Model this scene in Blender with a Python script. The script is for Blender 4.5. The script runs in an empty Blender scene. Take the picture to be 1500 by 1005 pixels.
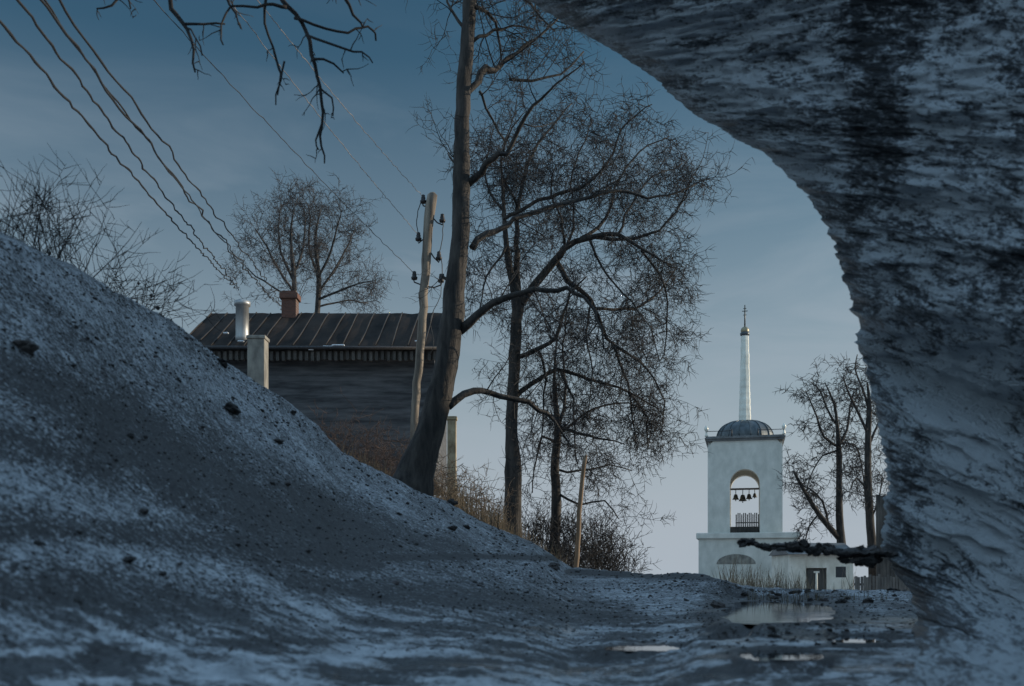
import bpy, bmesh, math, random
from mathutils import Vector, Matrix, noise as mnoise
import time
T0 = time.time()
R = random.Random(11)
sc = bpy.context.scene
COL = sc.collection
rad = math.radians

# ------------------------------------------------------------------ camera
CZ = 0.6                      # camera height
FPX = 1458.0                  # focal length in photo pixels (35 mm on a 36 mm sensor, 1500 px wide)
HOR = 845.0                   # row of the horizon
def P(px, py, Y):             # a world point seen at that place, at distance Y
    return Vector(((px - 750.0) / FPX * Y, Y, CZ + (HOR - py) / FPX * Y))
def lerp(a, b, t): return a + (b - a) * t
def sstep(a, b, x):
    t = max(0.0, min(1.0, (x - a) / (b - a))); return t * t * (3 - 2 * t)
def interp(tab, x):
    if x <= tab[0][0]: return tab[0][1:]
    for i in range(len(tab) - 1):
        a, b = tab[i], tab[i + 1]
        if x <= b[0]:
            t = (x - a[0]) / (b[0] - a[0])
            return tuple(lerp(p, q, t) for p, q in zip(a[1:], b[1:]))
    return tab[-1][1:]

cd = bpy.data.cameras.new("camera"); cam = bpy.data.objects.new("camera", cd); COL.objects.link(cam)
cam.location = (0, 0, CZ); cam.rotation_euler = (rad(90), 0, 0)
cd.lens = 35; cd.sensor_width = 36; cd.shift_y = (HOR - 502.5) / 1500.0
cd.clip_start = 0.05; cd.clip_end = 20000
cd.dof.use_dof = True; cd.dof.focus_distance = 26; cd.dof.aperture_fstop = 2.0
sc.camera = cam

# ------------------------------------------------------------------ bookkeeping
def tag(o, label=None, cat=None, group=None, kind=None):
    if label: o["label"] = label
    if cat: o["category"] = cat
    if group: o["group"] = group
    if kind: o["kind"] = kind
    return o
def empty(name, loc, label, cat, group=None, rz=0.0):
    o = bpy.data.objects.new(name, None); COL.objects.link(o)
    o.location = loc; o.rotation_euler = (0, 0, rz); o.empty_display_size = 0.2
    return tag(o, label, cat, group)
class MB:
    """collects shapes in world (or local) coordinates and links them as ONE mesh object"""
    def __init__(s): s.v = []; s.f = []; s.smooth = []
    def add(s, vs, fs, smooth=False):
        b = len(s.v); s.v += [tuple(v) for v in vs]
        s.f += [tuple(i + b for i in f) for f in fs]; s.smooth += [smooth] * len(fs)
    def box(s, c, d, rz=0.0):
        x, y, z = d[0] / 2, d[1] / 2, d[2] / 2
        m = Matrix.Rotation(rz, 3, 'Z'); c = Vector(c)
        vs = [c + m @ Vector((i * x, j * y, k * z)) for k in (-1, 1) for j in (-1, 1) for i in (-1, 1)]
        s.add(vs, [(0, 2, 3, 1), (4, 5, 7, 6), (0, 1, 5, 4), (2, 6, 7, 3), (0, 4, 6, 2), (1, 3, 7, 5)])
    def tube(s, pts, rs, n=5, smooth=True, jit=0.0):
        pts = [Vector(p) for p in pts]; k = len(pts)
        vs = []; ref = None
        for i in range(k):
            d = (pts[min(i + 1, k - 1)] - pts[max(i - 1, 0)])
            if d.length < 1e-9: d = Vector((0, 0, 1))
            d.normalize()
            if ref is None:
                ref = d.orthogonal().normalized()
            else:
                ref = (ref - d * ref.dot(d))
                ref = ref.normalized() if ref.length > 1e-6 else d.orthogonal().normalized()
            b = d.cross(ref)
            for j in range(n):
                a = 2 * math.pi * j / n; r = rs[i]
                if jit: r *= 1 + jit * mnoise.noise(Vector((j * 1.7, pts[i].z * 3.1, pts[i].x)))
                vs.append(pts[i] + ref * (r * math.cos(a)) + b * (r * math.sin(a)))
        fs = []
        for i in range(k - 1):
            for j in range(n):
                a, c = i * n + j, i * n + (j + 1) % n
                fs.append((a, c, c + n, a + n))
        fs.append(tuple(range(n - 1, -1, -1))); fs.append(tuple(range((k - 1) * n, k * n)))
        s.add(vs, fs, smooth)
    def lathe(s, prof, c, n=24, smooth=True, ph=0.0):
        vs = []; fs = []; c = Vector(c)
        for (r, z) in prof:
            for j in range(n):
                a = 2 * math.pi * j / n + ph
                vs.append(c + Vector((r * math.cos(a), r * math.sin(a), z)))
        for i in range(len(prof) - 1):
            for j in range(n):
                a, b = i * n + j, i * n + (j + 1) % n
                fs.append((a, b, b + n, a + n))
        fs.append(tuple(range(n - 1, -1, -1))); fs.append(tuple(range((len(prof) - 1) * n, len(prof) * n)))
        s.add(vs, fs, smooth)
    def build(s, name, mat, parent=None, bevel=0.0):
        me = bpy.data.meshes.new(name); me.from_pydata(s.v, [], s.f); me.update()
        me.polygons.foreach_set("use_smooth", s.smooth)
        if isinstance(mat, (list, tuple)):
            for m in mat: me.materials.append(m)
        else: me.materials.append(mat)
        o = bpy.data.objects.new(name, me); COL.objects.link(o)
        if parent is not None:
            o.parent = parent
            o.matrix_parent_inverse = parent.matrix_basis.inverted()
        if bevel:
            b = o.modifiers.new("bevel", 'BEVEL'); b.width = bevel; b.segments = 2
        return o

# ------------------------------------------------------------------ materials
def new_mat(name):
    m = bpy.data.materials.new(name); m.use_nodes = True
    nt = m.node_tree; bs = nt.nodes["Principled BSDF"]
    return m, nt, bs
def N(nt, t, **kw):
    n = nt.nodes.new(t)
    for k, v in kw.items():
        if k in n.inputs: n.inputs[k].default_value = v
        else: setattr(n, k, v)
    return n
def ramp(nt, src, stops):
    r = nt.nodes.new("ShaderNodeValToRGB"); e = r.color_ramp.elements
    while len(e) < len(stops): e.new(0.5)
    for el, (p, c) in zip(e, stops):
        el.position = p; el.color = (*c, 1) if len(c) == 3 else c
    nt.links.new(src, r.inputs[0]); return r
def math_n(nt, op, a, b=None, c=None, clamp=False):
    n = nt.nodes.new("ShaderNodeMath"); n.operation = op; n.use_clamp = clamp
    for i, x in enumerate((a, b, c)):
        if x is None: continue
        if isinstance(x, (int, float)): n.inputs[i].default_value = x
        else: nt.links.new(x, n.inputs[i])
    return n.outputs[0]
def noise_n(nt, vec, scale, detail=5, rough=0.6, dist=0.0):
    n = N(nt, "ShaderNodeTexNoise", Scale=scale, Detail=detail, Roughness=rough, Distortion=dist)
    nt.links.new(vec, n.inputs["Vector"]); return n.outputs["Fac"]
def mapped(nt, out="Object", scale=(1, 1, 1), rot=(0, 0, 0)):
    tc = nt.nodes.new("ShaderNodeTexCoord"); mp = nt.nodes.new("ShaderNodeMapping")
    mp.inputs["Scale"].default_value = scale; mp.inputs["Rotation"].default_value = rot
    nt.links.new(tc.outputs[out], mp.inputs["Vector"]); return mp.outputs[0]
def bump(nt, bs, h, strength=0.5, dist=0.02):
    b = N(nt, "ShaderNodeBump", Strength=strength, Distance=dist)
    nt.links.new(h, b.inputs["Height"]); nt.links.new(b.outputs[0], bs.inputs["Normal"]); return b
def mat_simple(name, c0, c1, scale=6.0, stretch=(1, 1, 1), rough=0.8, bs_=0.4, bd=0.02, metal=0.0, spread=(0.35, 0.68), detail=6):
    m, nt, bs = new_mat(name)
    v = mapped(nt, "Object", stretch)
    f = noise_n(nt, v, scale, detail)
    r = ramp(nt, f, [(spread[0], c0), (spread[1], c1)])
    nt.links.new(r.outputs[0], bs.inputs["Base Color"])
    bs.inputs["Roughness"].default_value = rough; bs.inputs["Metallic"].default_value = metal
    if bs_: bump(nt, bs, f, bs_, bd)
    return m

M = {}
M["bark"] = mat_simple("bark", (.012, .0105, .0098), (.062, .053, .046), 9, (1, 1, .22), .9, .9, .05)
M["bark_pale"] = mat_simple("grey_bark", (.018, .016, .015), (.085, .075, .068), 8, (1, 1, .25), .9, .8, .04)
M["twig"] = mat_simple("twig", (.011, .0105, .011), (.034, .031, .031), 3, (1, 1, 1), .9, 0)
M["twig_pale"] = mat_simple("pale_twig", (.024, .023, .024), (.07, .065, .066), 3, (1, 1, 1), .9, 0)
M["twig_red"] = mat_simple("reddish_twig", (.03, .02, .018), (.09, .06, .05), 3, (1, 1, 1), .9, 0)
M["twig_tan"] = mat_simple("tan_twig", (.05, .038, .028), (.17, .125, .085), 4, (1, 1, 1), .9, 0)
M["polewood"] = mat_simple("weathered_pole_wood", (.07, .055, .043), (.28, .23, .18), 7, (1, 1, .12), .8, .6, .02)
M["dark_iron"] = mat_simple("dark_iron", (.02, .02, .022), (.05, .045, .045), 20, (1, 1, 1), .55, .2, .005, .4)
M["cable"] = mat_simple("cable", (.008, .008, .009), (.018, .018, .02), 12, (1, 1, 1), .6, 0)
M["cable_pale"] = mat_simple("bare_wire", (.12, .11, .11), (.3, .27, .25), 5, (1, 1, 1), .5, 0)
M["plaster"] = mat_simple("white_plaster", (.5, .49, .44), (.66, .64, .58), 1.4, (1, 1, .6), .85, .25, .03)
M["plaster_warm"] = mat_simple("warm_whitewash", (.6, .55, .46), (.8, .75, .66), 2.0, (1, 1, .6), .85, .25, .02)
M["grey_plaster"] = mat_simple("grey_stained_plaster", (.14, .13, .115), (.3, .28, .24), 4, (1, 1, .5), .9, .4, .02)
M["ochre"] = mat_simple("weathered_ochre_plaster", (.2, .15, .09), (.5, .42, .28), 5, (1, 1, .6), .9, .4, .02)
M["dome_metal"] = mat_simple("dome_sheet_metal", (.05, .06, .066), (.11, .125, .135), 2.5, (1, 1, .5), .42, .2, .02, .5)
M["spire_metal"] = mat_simple("pale_spire_metal", (.55, .54, .48), (.78, .76, .68), 1.6, (1, 1, .35), .38, .5, .06, .25)
M["gold"] = mat_simple("dull_gilding", (.2, .17, .11), (.36, .31, .2), 5, (1, 1, 1), .45, 0, .01, .5)
M["bronze"] = mat_simple("bell_bronze", (.035, .03, .025), (.08, .07, .05), 6, (1, 1, 1), .5, 0, .01, .5)
M["logs"] = mat_simple("dark_wall_boards", (.03, .032, .036), (.11, .112, .118), 3, (.25, 1, 2.2), .9, .6, .03)
M["wood_dark"] = mat_simple("dark_weathered_wood", (.03, .028, .026), (.1, .09, .08), 4, (1, 1, .2), .9, .5, .02)
M["wood_grey"] = mat_simple("grey_weathered_wood", (.08, .075, .07), (.22, .2, .18), 5, (1, 1, .15), .9, .5, .02)
M["tan_wood"] = mat_simple("tan_stake_wood", (.12, .08, .05), (.28, .19, .12), 6, (1, 1, .15), .85, .4, .01)
M["roof"] = mat_simple("rusty_roof_sheet", (.010, .008, .007), (.042, .03, .024), 1.1, (1, .4, .4), .85, .3, .02, 0)
M["roof"].node_tree.nodes["Principled BSDF"].inputs["Specular IOR Level"].default_value = .12
M["roof_grey"] = mat_simple("grey_roof_sheet", (.1, .1, .1), (.2, .2, .2), 1.3, (1, .4, .4), .6, .3, .02, .2)
M["seam"] = mat_simple("roof_seam_metal", (.012, .01, .009), (.05, .04, .033), 3, (1, .4, .4), .8, 0)
M["zinc"] = mat_simple("zinc_flue", (.25, .26, .27), (.48, .48, .47), 3, (1, 1, .4), .45, .3, .02, .5)
M["clod"] = mat_simple("mud_clod", (.014, .013, .014), (.085, .078, .076), 14, (1, 1, 1), .8, .8, .02)
def clod_mat(name, out):
    m, nt, bs = new_mat(name)
    v = mapped(nt); f = noise_n(nt, v, 9, 6, .7)
    r = ramp(nt, f, [(.3, (.014, .013, .014)), (.7, (.075, .068, .066))])
    src = nt.nodes.new("ShaderNodeObjectInfo").outputs["Random"] if out == "object" else nt.nodes.new("ShaderNodeNewGeometry").outputs["Random Per Island"]
    k = ramp(nt, src, [(0, (.45,) * 3), (.7, (1, 1, 1)), (.92, (1.6, 1.5, 1.45)), (1, (4, 4, 4.1))])
    m2 = nt.nodes.new("ShaderNodeMix"); m2.data_type = 'RGBA'; m2.blend_type = 'MULTIPLY'; m2.inputs["Factor"].default_value = 1
    nt.links.new(r.outputs[0], m2.inputs["A"]); nt.links.new(k.outputs[0], m2.inputs["B"])
    nt.links.new(m2.outputs["Result"], bs.inputs["Base Color"]); bs.inputs["Roughness"].default_value = .8
    bump(nt, bs, f, .8, .02); return m
M["clod_each"] = clod_mat("mud_clod_each", "object"); M["gravel"] = clod_mat("gravel_stone", "island")
M["glassdark"] = mat_simple("dark_opening", (.02, .022, .025), (.05, .05, .055), 3, (1, 1, 1), .5, 0)
M["snow"] = mat_simple("old_snow", (.45, .48, .52), (.75, .77, .8), 10, (1, 1, 1), .7, .4, .02)
M["reed"] = mat_simple("dry_reed", (.06, .05, .038), (.22, .18, .12), 3, (1, 1, .1), .9, 0)
M["straw"] = mat_simple("dry_straw", (.06, .045, .03), (.2, .15, .09), 3, (1, 1, .1), .9, 0)

def brick_mat():
    m, nt, bs = new_mat("red_brick")
    b = N(nt, "ShaderNodeTexBrick", Scale=5.0)
    b.inputs["Color1"].default_value = (.09, .035, .022, 1); b.inputs["Color2"].default_value = (.15, .058, .036, 1)
    b.inputs["Mortar"].default_value = (.14, .11, .095, 1); b.inputs["Mortar Size"].default_value = .018
    nt.links.new(mapped(nt, "Object", (1, 1, 1), (rad(90), 0, 0)), b.inputs["Vector"])
    nt.links.new(b.outputs["Color"], bs.inputs["Base Color"]); bs.inputs["Roughness"].default_value = .9
    return m
M["brick"] = brick_mat()

def ground_mat():
    m, nt, bs = new_mat("snowy_mud")
    v = mapped(nt)
    at = N(nt, "ShaderNodeAttribute", attribute_name="snow")
    fine = noise_n(nt, v, 34, 4, .8)
    mid = noise_n(nt, v, 9, 5, .7, .3)
    big = noise_n(nt, v, 1.6, 5, .6, .5)
    fl = N(nt, "ShaderNodeAttribute", attribute_name="flat").outputs["Fac"]
    s = math_n(nt, 'MULTIPLY', math_n(nt, 'SUBTRACT', fine, .5), math_n(nt, 'MULTIPLY_ADD', fl, -1.3, 4.6))
    s = math_n(nt, 'MULTIPLY_ADD', math_n(nt, 'SUBTRACT', mid, .5), math_n(nt, 'MULTIPLY_ADD', fl, .6, 1.5), s)
    s = math_n(nt, 'MULTIPLY_ADD', math_n(nt, 'SUBTRACT', big, .5), 1.2, s)
    stv = noise_n(nt, mapped(nt, "Object", (.55, 3.2, 1)), 1.9, 5, .65, .15)
    s = math_n(nt, 'MULTIPLY_ADD', math_n(nt, 'SUBTRACT', stv, .5), math_n(nt, 'MULTIPLY', fl, 4.2), s)
    s = math_n(nt, 'ADD', s, math_n(nt, 'MULTIPLY_ADD', at.outputs["Fac"], 1.25, -.78))
    fac = math_n(nt, 'MULTIPLY_ADD', s, 1.6, .42, True)
    mud = ramp(nt, noise_n(nt, v, 28, 6, .8), [(.36, (.016, .014, .015)), (.6, (.06, .057, .058)), (.75, (.15, .145, .145))])
    snow = ramp(nt, noise_n(nt, v, 7, 4), [(.3, (.22, .235, .255)), (.7, (.5, .52, .55))])
    mx = nt.nodes.new("ShaderNodeMix"); mx.data_type = 'RGBA'
    nt.links.new(fac, mx.inputs["Factor"]); nt.links.new(mud.outputs[0], mx.inputs["A"]); nt.links.new(snow.outputs[0], mx.inputs["B"])
    nt.links.new(mx.outputs["Result"], bs.inputs["Base Color"]); bs.inputs["Specular IOR Level"].default_value = .5
    wet = N(nt, "ShaderNodeAttribute", attribute_name="wet")
    w = math_n(nt, 'MULTIPLY', wet.outputs["Fac"], noise_n(nt, v, 2.2, 4, .6, .4))
    nt.links.new(math_n(nt, 'SUBTRACT', .78, math_n(nt, 'MULTIPLY', w, 1.15), None, True), bs.inputs["Roughness"])
    h = math_n(nt, 'MULTIPLY_ADD', mid, .7, math_n(nt, 'MULTIPLY', fine, .5))
    h = math_n(nt, 'MULTIPLY_ADD', fac, .3, h)
    bump(nt, bs, h, .55, .03)
    return m
M["ground"] = ground_mat()

def wall_mat():
    m, nt, bs = new_mat("wet_icy_earth")
    tc = nt.nodes.new("ShaderNodeTexCoord")
    def uvm(sx, sy, ry=0.0):
        mp = nt.nodes.new("ShaderNodeMapping"); mp.inputs["Scale"].default_value = (sx, sy, 1); mp.inputs["Rotation"].default_value = (0, 0, ry)
        nt.links.new(tc.outputs["UV"], mp.inputs["Vector"]); return mp.outputs[0]
    streak = noise_n(nt, uvm(12, 6.5), 1.0, 6, .62, .5)
    fine = noise_n(nt, uvm(46, 24), 1.0, 6, .75, .4)
    blot = noise_n(nt, uvm(2.6, 2.0, .3), 1.0, 4, .6, .4)
    grain = noise_n(nt, mapped(nt), 38, 4, .7)
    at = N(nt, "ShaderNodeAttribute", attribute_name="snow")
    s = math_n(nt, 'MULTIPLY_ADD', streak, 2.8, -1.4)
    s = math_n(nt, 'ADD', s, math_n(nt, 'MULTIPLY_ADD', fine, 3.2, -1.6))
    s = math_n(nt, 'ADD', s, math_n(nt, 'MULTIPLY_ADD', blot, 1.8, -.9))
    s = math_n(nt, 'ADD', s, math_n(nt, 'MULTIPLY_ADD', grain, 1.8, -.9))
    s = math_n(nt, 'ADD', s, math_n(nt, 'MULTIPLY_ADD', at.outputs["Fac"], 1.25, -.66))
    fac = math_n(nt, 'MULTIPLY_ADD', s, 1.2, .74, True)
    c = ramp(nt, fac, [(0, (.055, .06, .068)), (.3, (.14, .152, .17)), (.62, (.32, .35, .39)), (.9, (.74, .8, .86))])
    nt.links.new(c.outputs[0], bs.inputs["Base Color"])
    nt.links.new(math_n(nt, 'MULTIPLY_ADD', fac, .3, .28), bs.inputs["Roughness"])
    bump(nt, bs, s, .9, .07)
    return m
M["wall"] = wall_mat()

def water_mat():
    m, nt, bs = new_mat("puddle_water")
    bs.inputs["Base Color"].default_value = (.012, .014, .016, 1)
    bs.inputs["Roughness"].default_value = .03; bs.inputs["IOR"].default_value = 1.5
    bs.inputs["Specular IOR Level"].default_value = .9
    v = mapped(nt, "Object", (1, 2.2, 1))
    bump(nt, bs, noise_n(nt, v, 2.5, 2), .06, .02)
    return m
M["water"] = water_mat()

# ------------------------------------------------------------------ light and sky
HIGH = (4.2, 7.2, 10.8); BACK = (5.4, 7.9, 10.0)
SKY_S = .08
SKY_TINT = (.66, .96, .92); VEIL = (5.0, 5.7, 6.45); CLOUD = (4.4, 5.2, 6.0)
SUN_AZ, SUN_EL = rad(78), rad(13)          # azimuth clockwise from +Y: low sun on the right, a little beyond the scene
sdir = Vector((math.sin(SUN_AZ) * math.cos(SUN_EL), math.cos(SUN_AZ) * math.cos(SUN_EL), math.sin(SUN_EL)))
sl = bpy.data.lights.new("sun", 'SUN'); sl.energy = 4.2; sl.angle = rad(.5); sl.color = (1, .86, .66)
so = bpy.data.objects.new("sun", sl); COL.objects.link(so); so.location = (40, 0, 40)
so.rotation_euler = (-sdir).to_track_quat('-Z', 'Y').to_euler()
w = bpy.data.worlds.new("World"); sc.world = w; w.use_nodes = True; nt = w.node_tree
bg = nt.nodes["Background"]
sky = nt.nodes.new("ShaderNodeTexSky"); sky.sky_type = 'NISHITA'; sky.sun_disc = False
sky.sun_elevation = SUN_EL; sky.sun_rotation = SUN_AZ
sky.air_density = 1.0; sky.dust_density = 1.5; sky.ozone_density = 2.0
tc = nt.nodes.new("ShaderNodeTexCoord")
mp = nt.nodes.new("ShaderNodeMapping"); mp.inputs["Scale"].default_value = (1.2, 1.2, 5.5); mp.inputs["Rotation"].default_value = (.12, .1, 0)
nt.links.new(tc.outputs["Generated"], mp.inputs["Vector"])
cl = noise_n(nt, mp.outputs[0], 2.3, 6, .55, .6)
sx = nt.nodes.new("ShaderNodeSeparateXYZ"); nt.links.new(tc.outputs["Generated"], sx.inputs[0])
hs = N(nt, "ShaderNodeHueSaturation", Saturation=1.12, Value=1.0); nt.links.new(sky.outputs[0], hs.inputs["Color"])
def cmix(a, b, fac, mode='MIX'):
    m = nt.nodes.new("ShaderNodeMix"); m.data_type = 'RGBA'; m.blend_type = mode
    for nm, q in (("A", a), ("B", b)):
        if isinstance(q, tuple): m.inputs[nm].default_value = (*q, 1)
        else: nt.links.new(q, m.inputs[nm])
    if isinstance(fac, float): m.inputs["Factor"].default_value = fac
    else: nt.links.new(fac, m.inputs["Factor"])
    return m.outputs["Result"]
tinted = cmix(hs.outputs[0], SKY_TINT, 1.0, 'MULTIPLY')
veil = ramp(nt, sx.outputs["Z"], [(.0, (1.0,) * 3), (.06, (.97,) * 3), (.12, (.84,) * 3), (.2, (.55,) * 3), (.33, (.24,) * 3), (.46, (.02,) * 3), (.6, (0, 0, 0))])
base = cmix(tinted, VEIL, veil.outputs[0])
lowband = ramp(nt, sx.outputs["Z"], [(.0, (.7,) * 3), (.18, (.9,) * 3), (.34, (.5,) * 3), (.46, (.05,) * 3)])
cf = math_n(nt, 'MULTIPLY', ramp(nt, cl, [(.46, (0, 0, 0)), (.66, (1, 1, 1))]).outputs[0], lowband.outputs[0])
cf = math_n(nt, 'MULTIPLY', cf, .55)
withcl = cmix(base, CLOUD, cf)
# added fill light: sky brightened overhead, behind and beside the camera, out of view
back = ramp(nt, math_n(nt, 'MULTIPLY_ADD', sx.outputs["Y"], -.5, .5), [(.13, (0, 0, 0)), (.28, (1, 1, 1))])
high = ramp(nt, sx.outputs["Z"], [(.5, (0, 0, 0)), (.72, (1, 1, 1))])
brk = ramp(nt, cl, [(.25, (.6,) * 3), (.6, (1, 1, 1))]).outputs[0]
withb = cmix(withcl, BACK, math_n(nt, 'MULTIPLY', back.outputs[0], brk))
nt.links.new(cmix(withb, HIGH, math_n(nt, 'MULTIPLY', high.outputs[0], brk)), bg.inputs["Color"]); bg.inputs["Strength"].default_value = SKY_S
sc.view_settings.view_transform = 'Standard'; sc.view_settings.look = 'None'
sc.view_settings.exposure = 0.0; sc.view_settings.gamma = 1.0

# ------------------------------------------------------------------ terrain
# crest of the snow bank / ground edge: column, row, distance, rise exponent
CREST = [(-700, 300, 6.5, 2.0), (-200, 300, 6.6, 2.0), (0, 337, 7.0, 2.0), (60, 366, 7.4, 2.0), (110, 392, 7.8, 2.0), (150, 418, 8.2, 2.0), (200, 446, 8.8, 2.0),
         (250, 468, 9.4, 2.0), (290, 497, 10, 2.0), (330, 530, 10.6, 1.9), (380, 562, 11.2, 1.9), (420, 590, 11.8, 1.9), (470, 635, 12.6, 1.8),
         (500, 664, 13.1, 1.8), (560, 692, 14.2, 1.7), (620, 722, 15.2, 1.6), (660, 740, 16, 1.5), (700, 762, 16.8, 1.4), (740, 781, 17.4, 1.35), (780, 797, 17.9, 1.3),
         (812, 818, 18.2, 1.25), (838, 835, 18.5, 1.2), (900, 838, 18.2, 1.15), (960, 841, 17.4, 1.1), (1020, 841, 16.2, 1.1), (1050, 848, 14.6, 1.1),
         (1085, 860, 14.6, 1.1), (1120, 865, 14.6, 1.1), (1250, 867, 14.4, 1.1), (1340, 869, 14, 1.1), (1500, 868, 14, 1.1), (2400, 868, 14, 1.1)]
CAP = [(-700, 5.0), (300, 4.9), (560, 4.8), (660, 4.4), (740, 3.0), (800, 1.6), (850, .5), (1000, .0), (2400, -.3)]
PUD = [  # water level, centre column, half width in columns, far and near row
    (.30, 1138, 80, 880.5, 914), (.205, 1146, 58, 954.5, 967.5), (.235, 1258, 42, 932, 942)]
def fractal(x, y, s, o=4):
    return mnoise.fractal(Vector((x * s, y * s, 3.7)), 1.0, 2.0, o)
def pud_mask(x, y):
    out = []
    for (zp, c, hw, r0, r1) in PUD:
        px = 750 + x / max(y, .3) * FPX
        row = HOR + (CZ - zp) / max(y, .3) * FPX
        d = (abs((px - c) / hw) ** 3 + abs((row - (r0 + r1) / 2) / ((r1 - r0) / 2)) ** 3) ** (1 / 3)
        d += .28 * mnoise.noise(Vector((x * 3.1, y * 1.3, zp * 9))) + .08 * mnoise.noise(Vector((x * 9, y * 4, 1)))
        out.append((zp, d))
    return out
def ground_z(x, y, detail=True):
    r = math.hypot(x, y); th = math.atan2(x, y)
    front = 1 - sstep(rad(58), rad(100), abs(th))
    yy = max(y, .05)
    px = max(-700, min(2400, 750 + x / yy * FPX)) if y > 0 else (-700 if x < 0 else 2400)
    cy, Yc, ex = interp(CREST, px)
    tc_ = (HOR - cy) / FPX
    Y = y if front >= 1 else lerp(r, y, front)
    Zc = CZ + tc_ * Yc
    if Y <= Yc:
        t = max(0, (Y - 1.5) / (Yc - 1.5))
        z = Zc * t ** ex
        z -= .05 * (1 - t)
    else:
        dz = tc_ - .02 * (1 - math.exp(-(Y - Yc) / 4.0))
        z = CZ + dz * Y
        cap, = interp(CAP, px)
        if z > max(Zc - .15, cap): z = max(Zc - .15 - .02 * (Y - Yc), cap)
        far = sstep(38, 75, Y)
        z = lerp(z, -.5 if px > 720 else max(-.5, min(z, 4.5)), far)
        far2 = sstep(120, 400, Y)
        z = lerp(z, -.5, far2)
    z *= lerp(.05, 1, front)
    if px > 930 and y > 0 and 3 < y < 16:      # the flat wet ground with the small puddles
        wgt = sstep(930, 1110, px)
        tab = [(3, .0), (4.3, .13), (5.0, .2), (6.2, .27), (12.6, .305), (13.6, Zc), (16, Zc)]
        z = lerp(z, interp(tab, Y)[0], wgt)
    if x > 6:                                   # added hill, unseen on the right, raised to keep the sun off the bank
        hz = 10.5 * sstep(8, 19, x) * (1 - sstep(45, 110, x)) * sstep(-70, -20, y) * (1 - sstep(18, 26, y))
        z = max(z, hz) if hz > .3 else z + hz
    if detail:
        k = min(1, r / 4)
        if 4 < y < 14: k *= 1 - .8 * sstep(1010, 1080, px) * sstep(4, 5, y) * (1 - sstep(12.6, 14, y))
        z += (.05 * fractal(x, y, .55) + .022 * fractal(x + 9, y, 2.3)) * k * min(1.0, 60 / max(r, 60)) 
        if r < 30: z += (.012 * fractal(x, y + 4, 8.5, 3) + .010 * abs(fractal(x + 3, y, 21, 2))) * k
    if 3 < y < 15 and px > 480:
        for (zp, d) in pud_mask(x, y):
            if d < 1.4:
                rim = 1 - sstep(1.12, 1.4, d)
                z = lerp(z, zp + .004, rim)
                z = lerp(z, zp - .04, 1 - sstep(.9, 1.02, d))
    return z
def hit(px, py):
    """where the view through a column and row meets the bank"""
    cy, Yc, ex = interp(CREST, px)
    lo, hi = 1.6, Yc
    for _ in range(24):
        m_ = (lo + hi) / 2
        x = (px - 750) / FPX * m_
        y_pix = HOR - (ground_z(x, m_, False) - CZ) / m_ * FPX
        if y_pix > py: lo = m_
        else: hi = m_
    Y = (lo + hi) / 2; x = (px - 750) / FPX * Y
    return Vector((x, Y, ground_z(x, Y)))

for (c, hw, r0, r1) in ((975, 85, 946, 953.5),):
    p = hit(c, (r0 + r1) / 2); PUD.append((ground_z(p.x, p.y, False) + .01, c, hw, r0, r1))

# where snow lies and mud is bare, with some shade painted in: (column, row, half width) polylines, amount
BANDS = [
    ([(-60, 520, 26), (60, 560, 28), (160, 600, 30), (240, 645, 34), (330, 690, 40), (430, 730, 44), (560, 790, 34), (680, 806, 18)], -.62),
    ([(150, 640, 26), (260, 700, 42), (330, 745, 44), (420, 775, 40), (520, 790, 32)], -.5),
    ([(-60, 640, 20), (60, 655, 22), (150, 690, 26)], -.5),
    ([(-60, 705, 22), (40, 715, 26), (120, 735, 24), (190, 750, 14)], .3),
    ([(-60, 775, 16), (100, 780, 14), (250, 790, 14), (420, 815, 14), (560, 830, 10)], -.5),
    ([(20, 806, 9), (120, 806, 12), (220, 820, 14), (330, 835, 14), (420, 868, 14), (520, 905, 12)], .32),
    ([(-60, 862, 20), (100, 868, 24), (240, 880, 24), (360, 905, 14)], -.62),
    ([(430, 850, 12), (560, 868, 18), (700, 880, 26), (820, 892, 24), (920, 905, 14)], -.62),
    ([(560, 817, 3), (700, 815, 3), (830, 818, 3)], -1.0),  # thin dark line: shade under an overhanging edge, painted into the mask
    ([(832, 838, 3.2), (930, 842, 3.2), (1040, 846, 3)], -1.3),  # dark undercut at the bank tip, drawn as colour instead of relief
    ([(500, 912, 5), (600, 918, 5), (800, 921, 4)], -.6),
    ([(560, 890, 6), (680, 898, 5)], .3),
    ([(100, 945, 10), (160, 940, 12), (210, 955, 8)], .5),
    ([(20, 975, 12), (110, 972, 16), (200, 968, 12)], -.55),
    ([(130, 946, 7), (180, 948, 7)], -.7),
    ([(280, 950, 10), (380, 948, 14), (470, 940, 8)], -.4),
    ([(560, 985, 12), (700, 975, 14), (860, 960, 12), (960, 955, 8)], -.5),
    ([(900, 935, 9), (950, 932, 9)], -.5),
    ([(-60, 997, 6), (150, 1000, 6)], .35),
    ([(880, 870, 12), (960, 880, 14), (1040, 878, 10)], .25),
    ([(1000, 900, 10), (1100, 925, 8), (1250, 940, 12)], -.15),
    ([(1180, 884, 7), (1260, 892, 9), (1330, 885, 10)], -.55),
    ([(1220, 945, 6), (1270, 942, 8), (1310, 925, 8)], -.6),
    ([(1060, 866, 4), (1150, 872, 5), (1320, 872, 5)], .3),
    ([(1090, 925, 5), (1200, 922, 6), (1290, 930, 5)], .25),
    ([(-40, 350, 22), (120, 440, 30), (260, 520, 34), (400, 640, 36), (520, 720, 26), (640, 770, 18)], .2),
]
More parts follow.
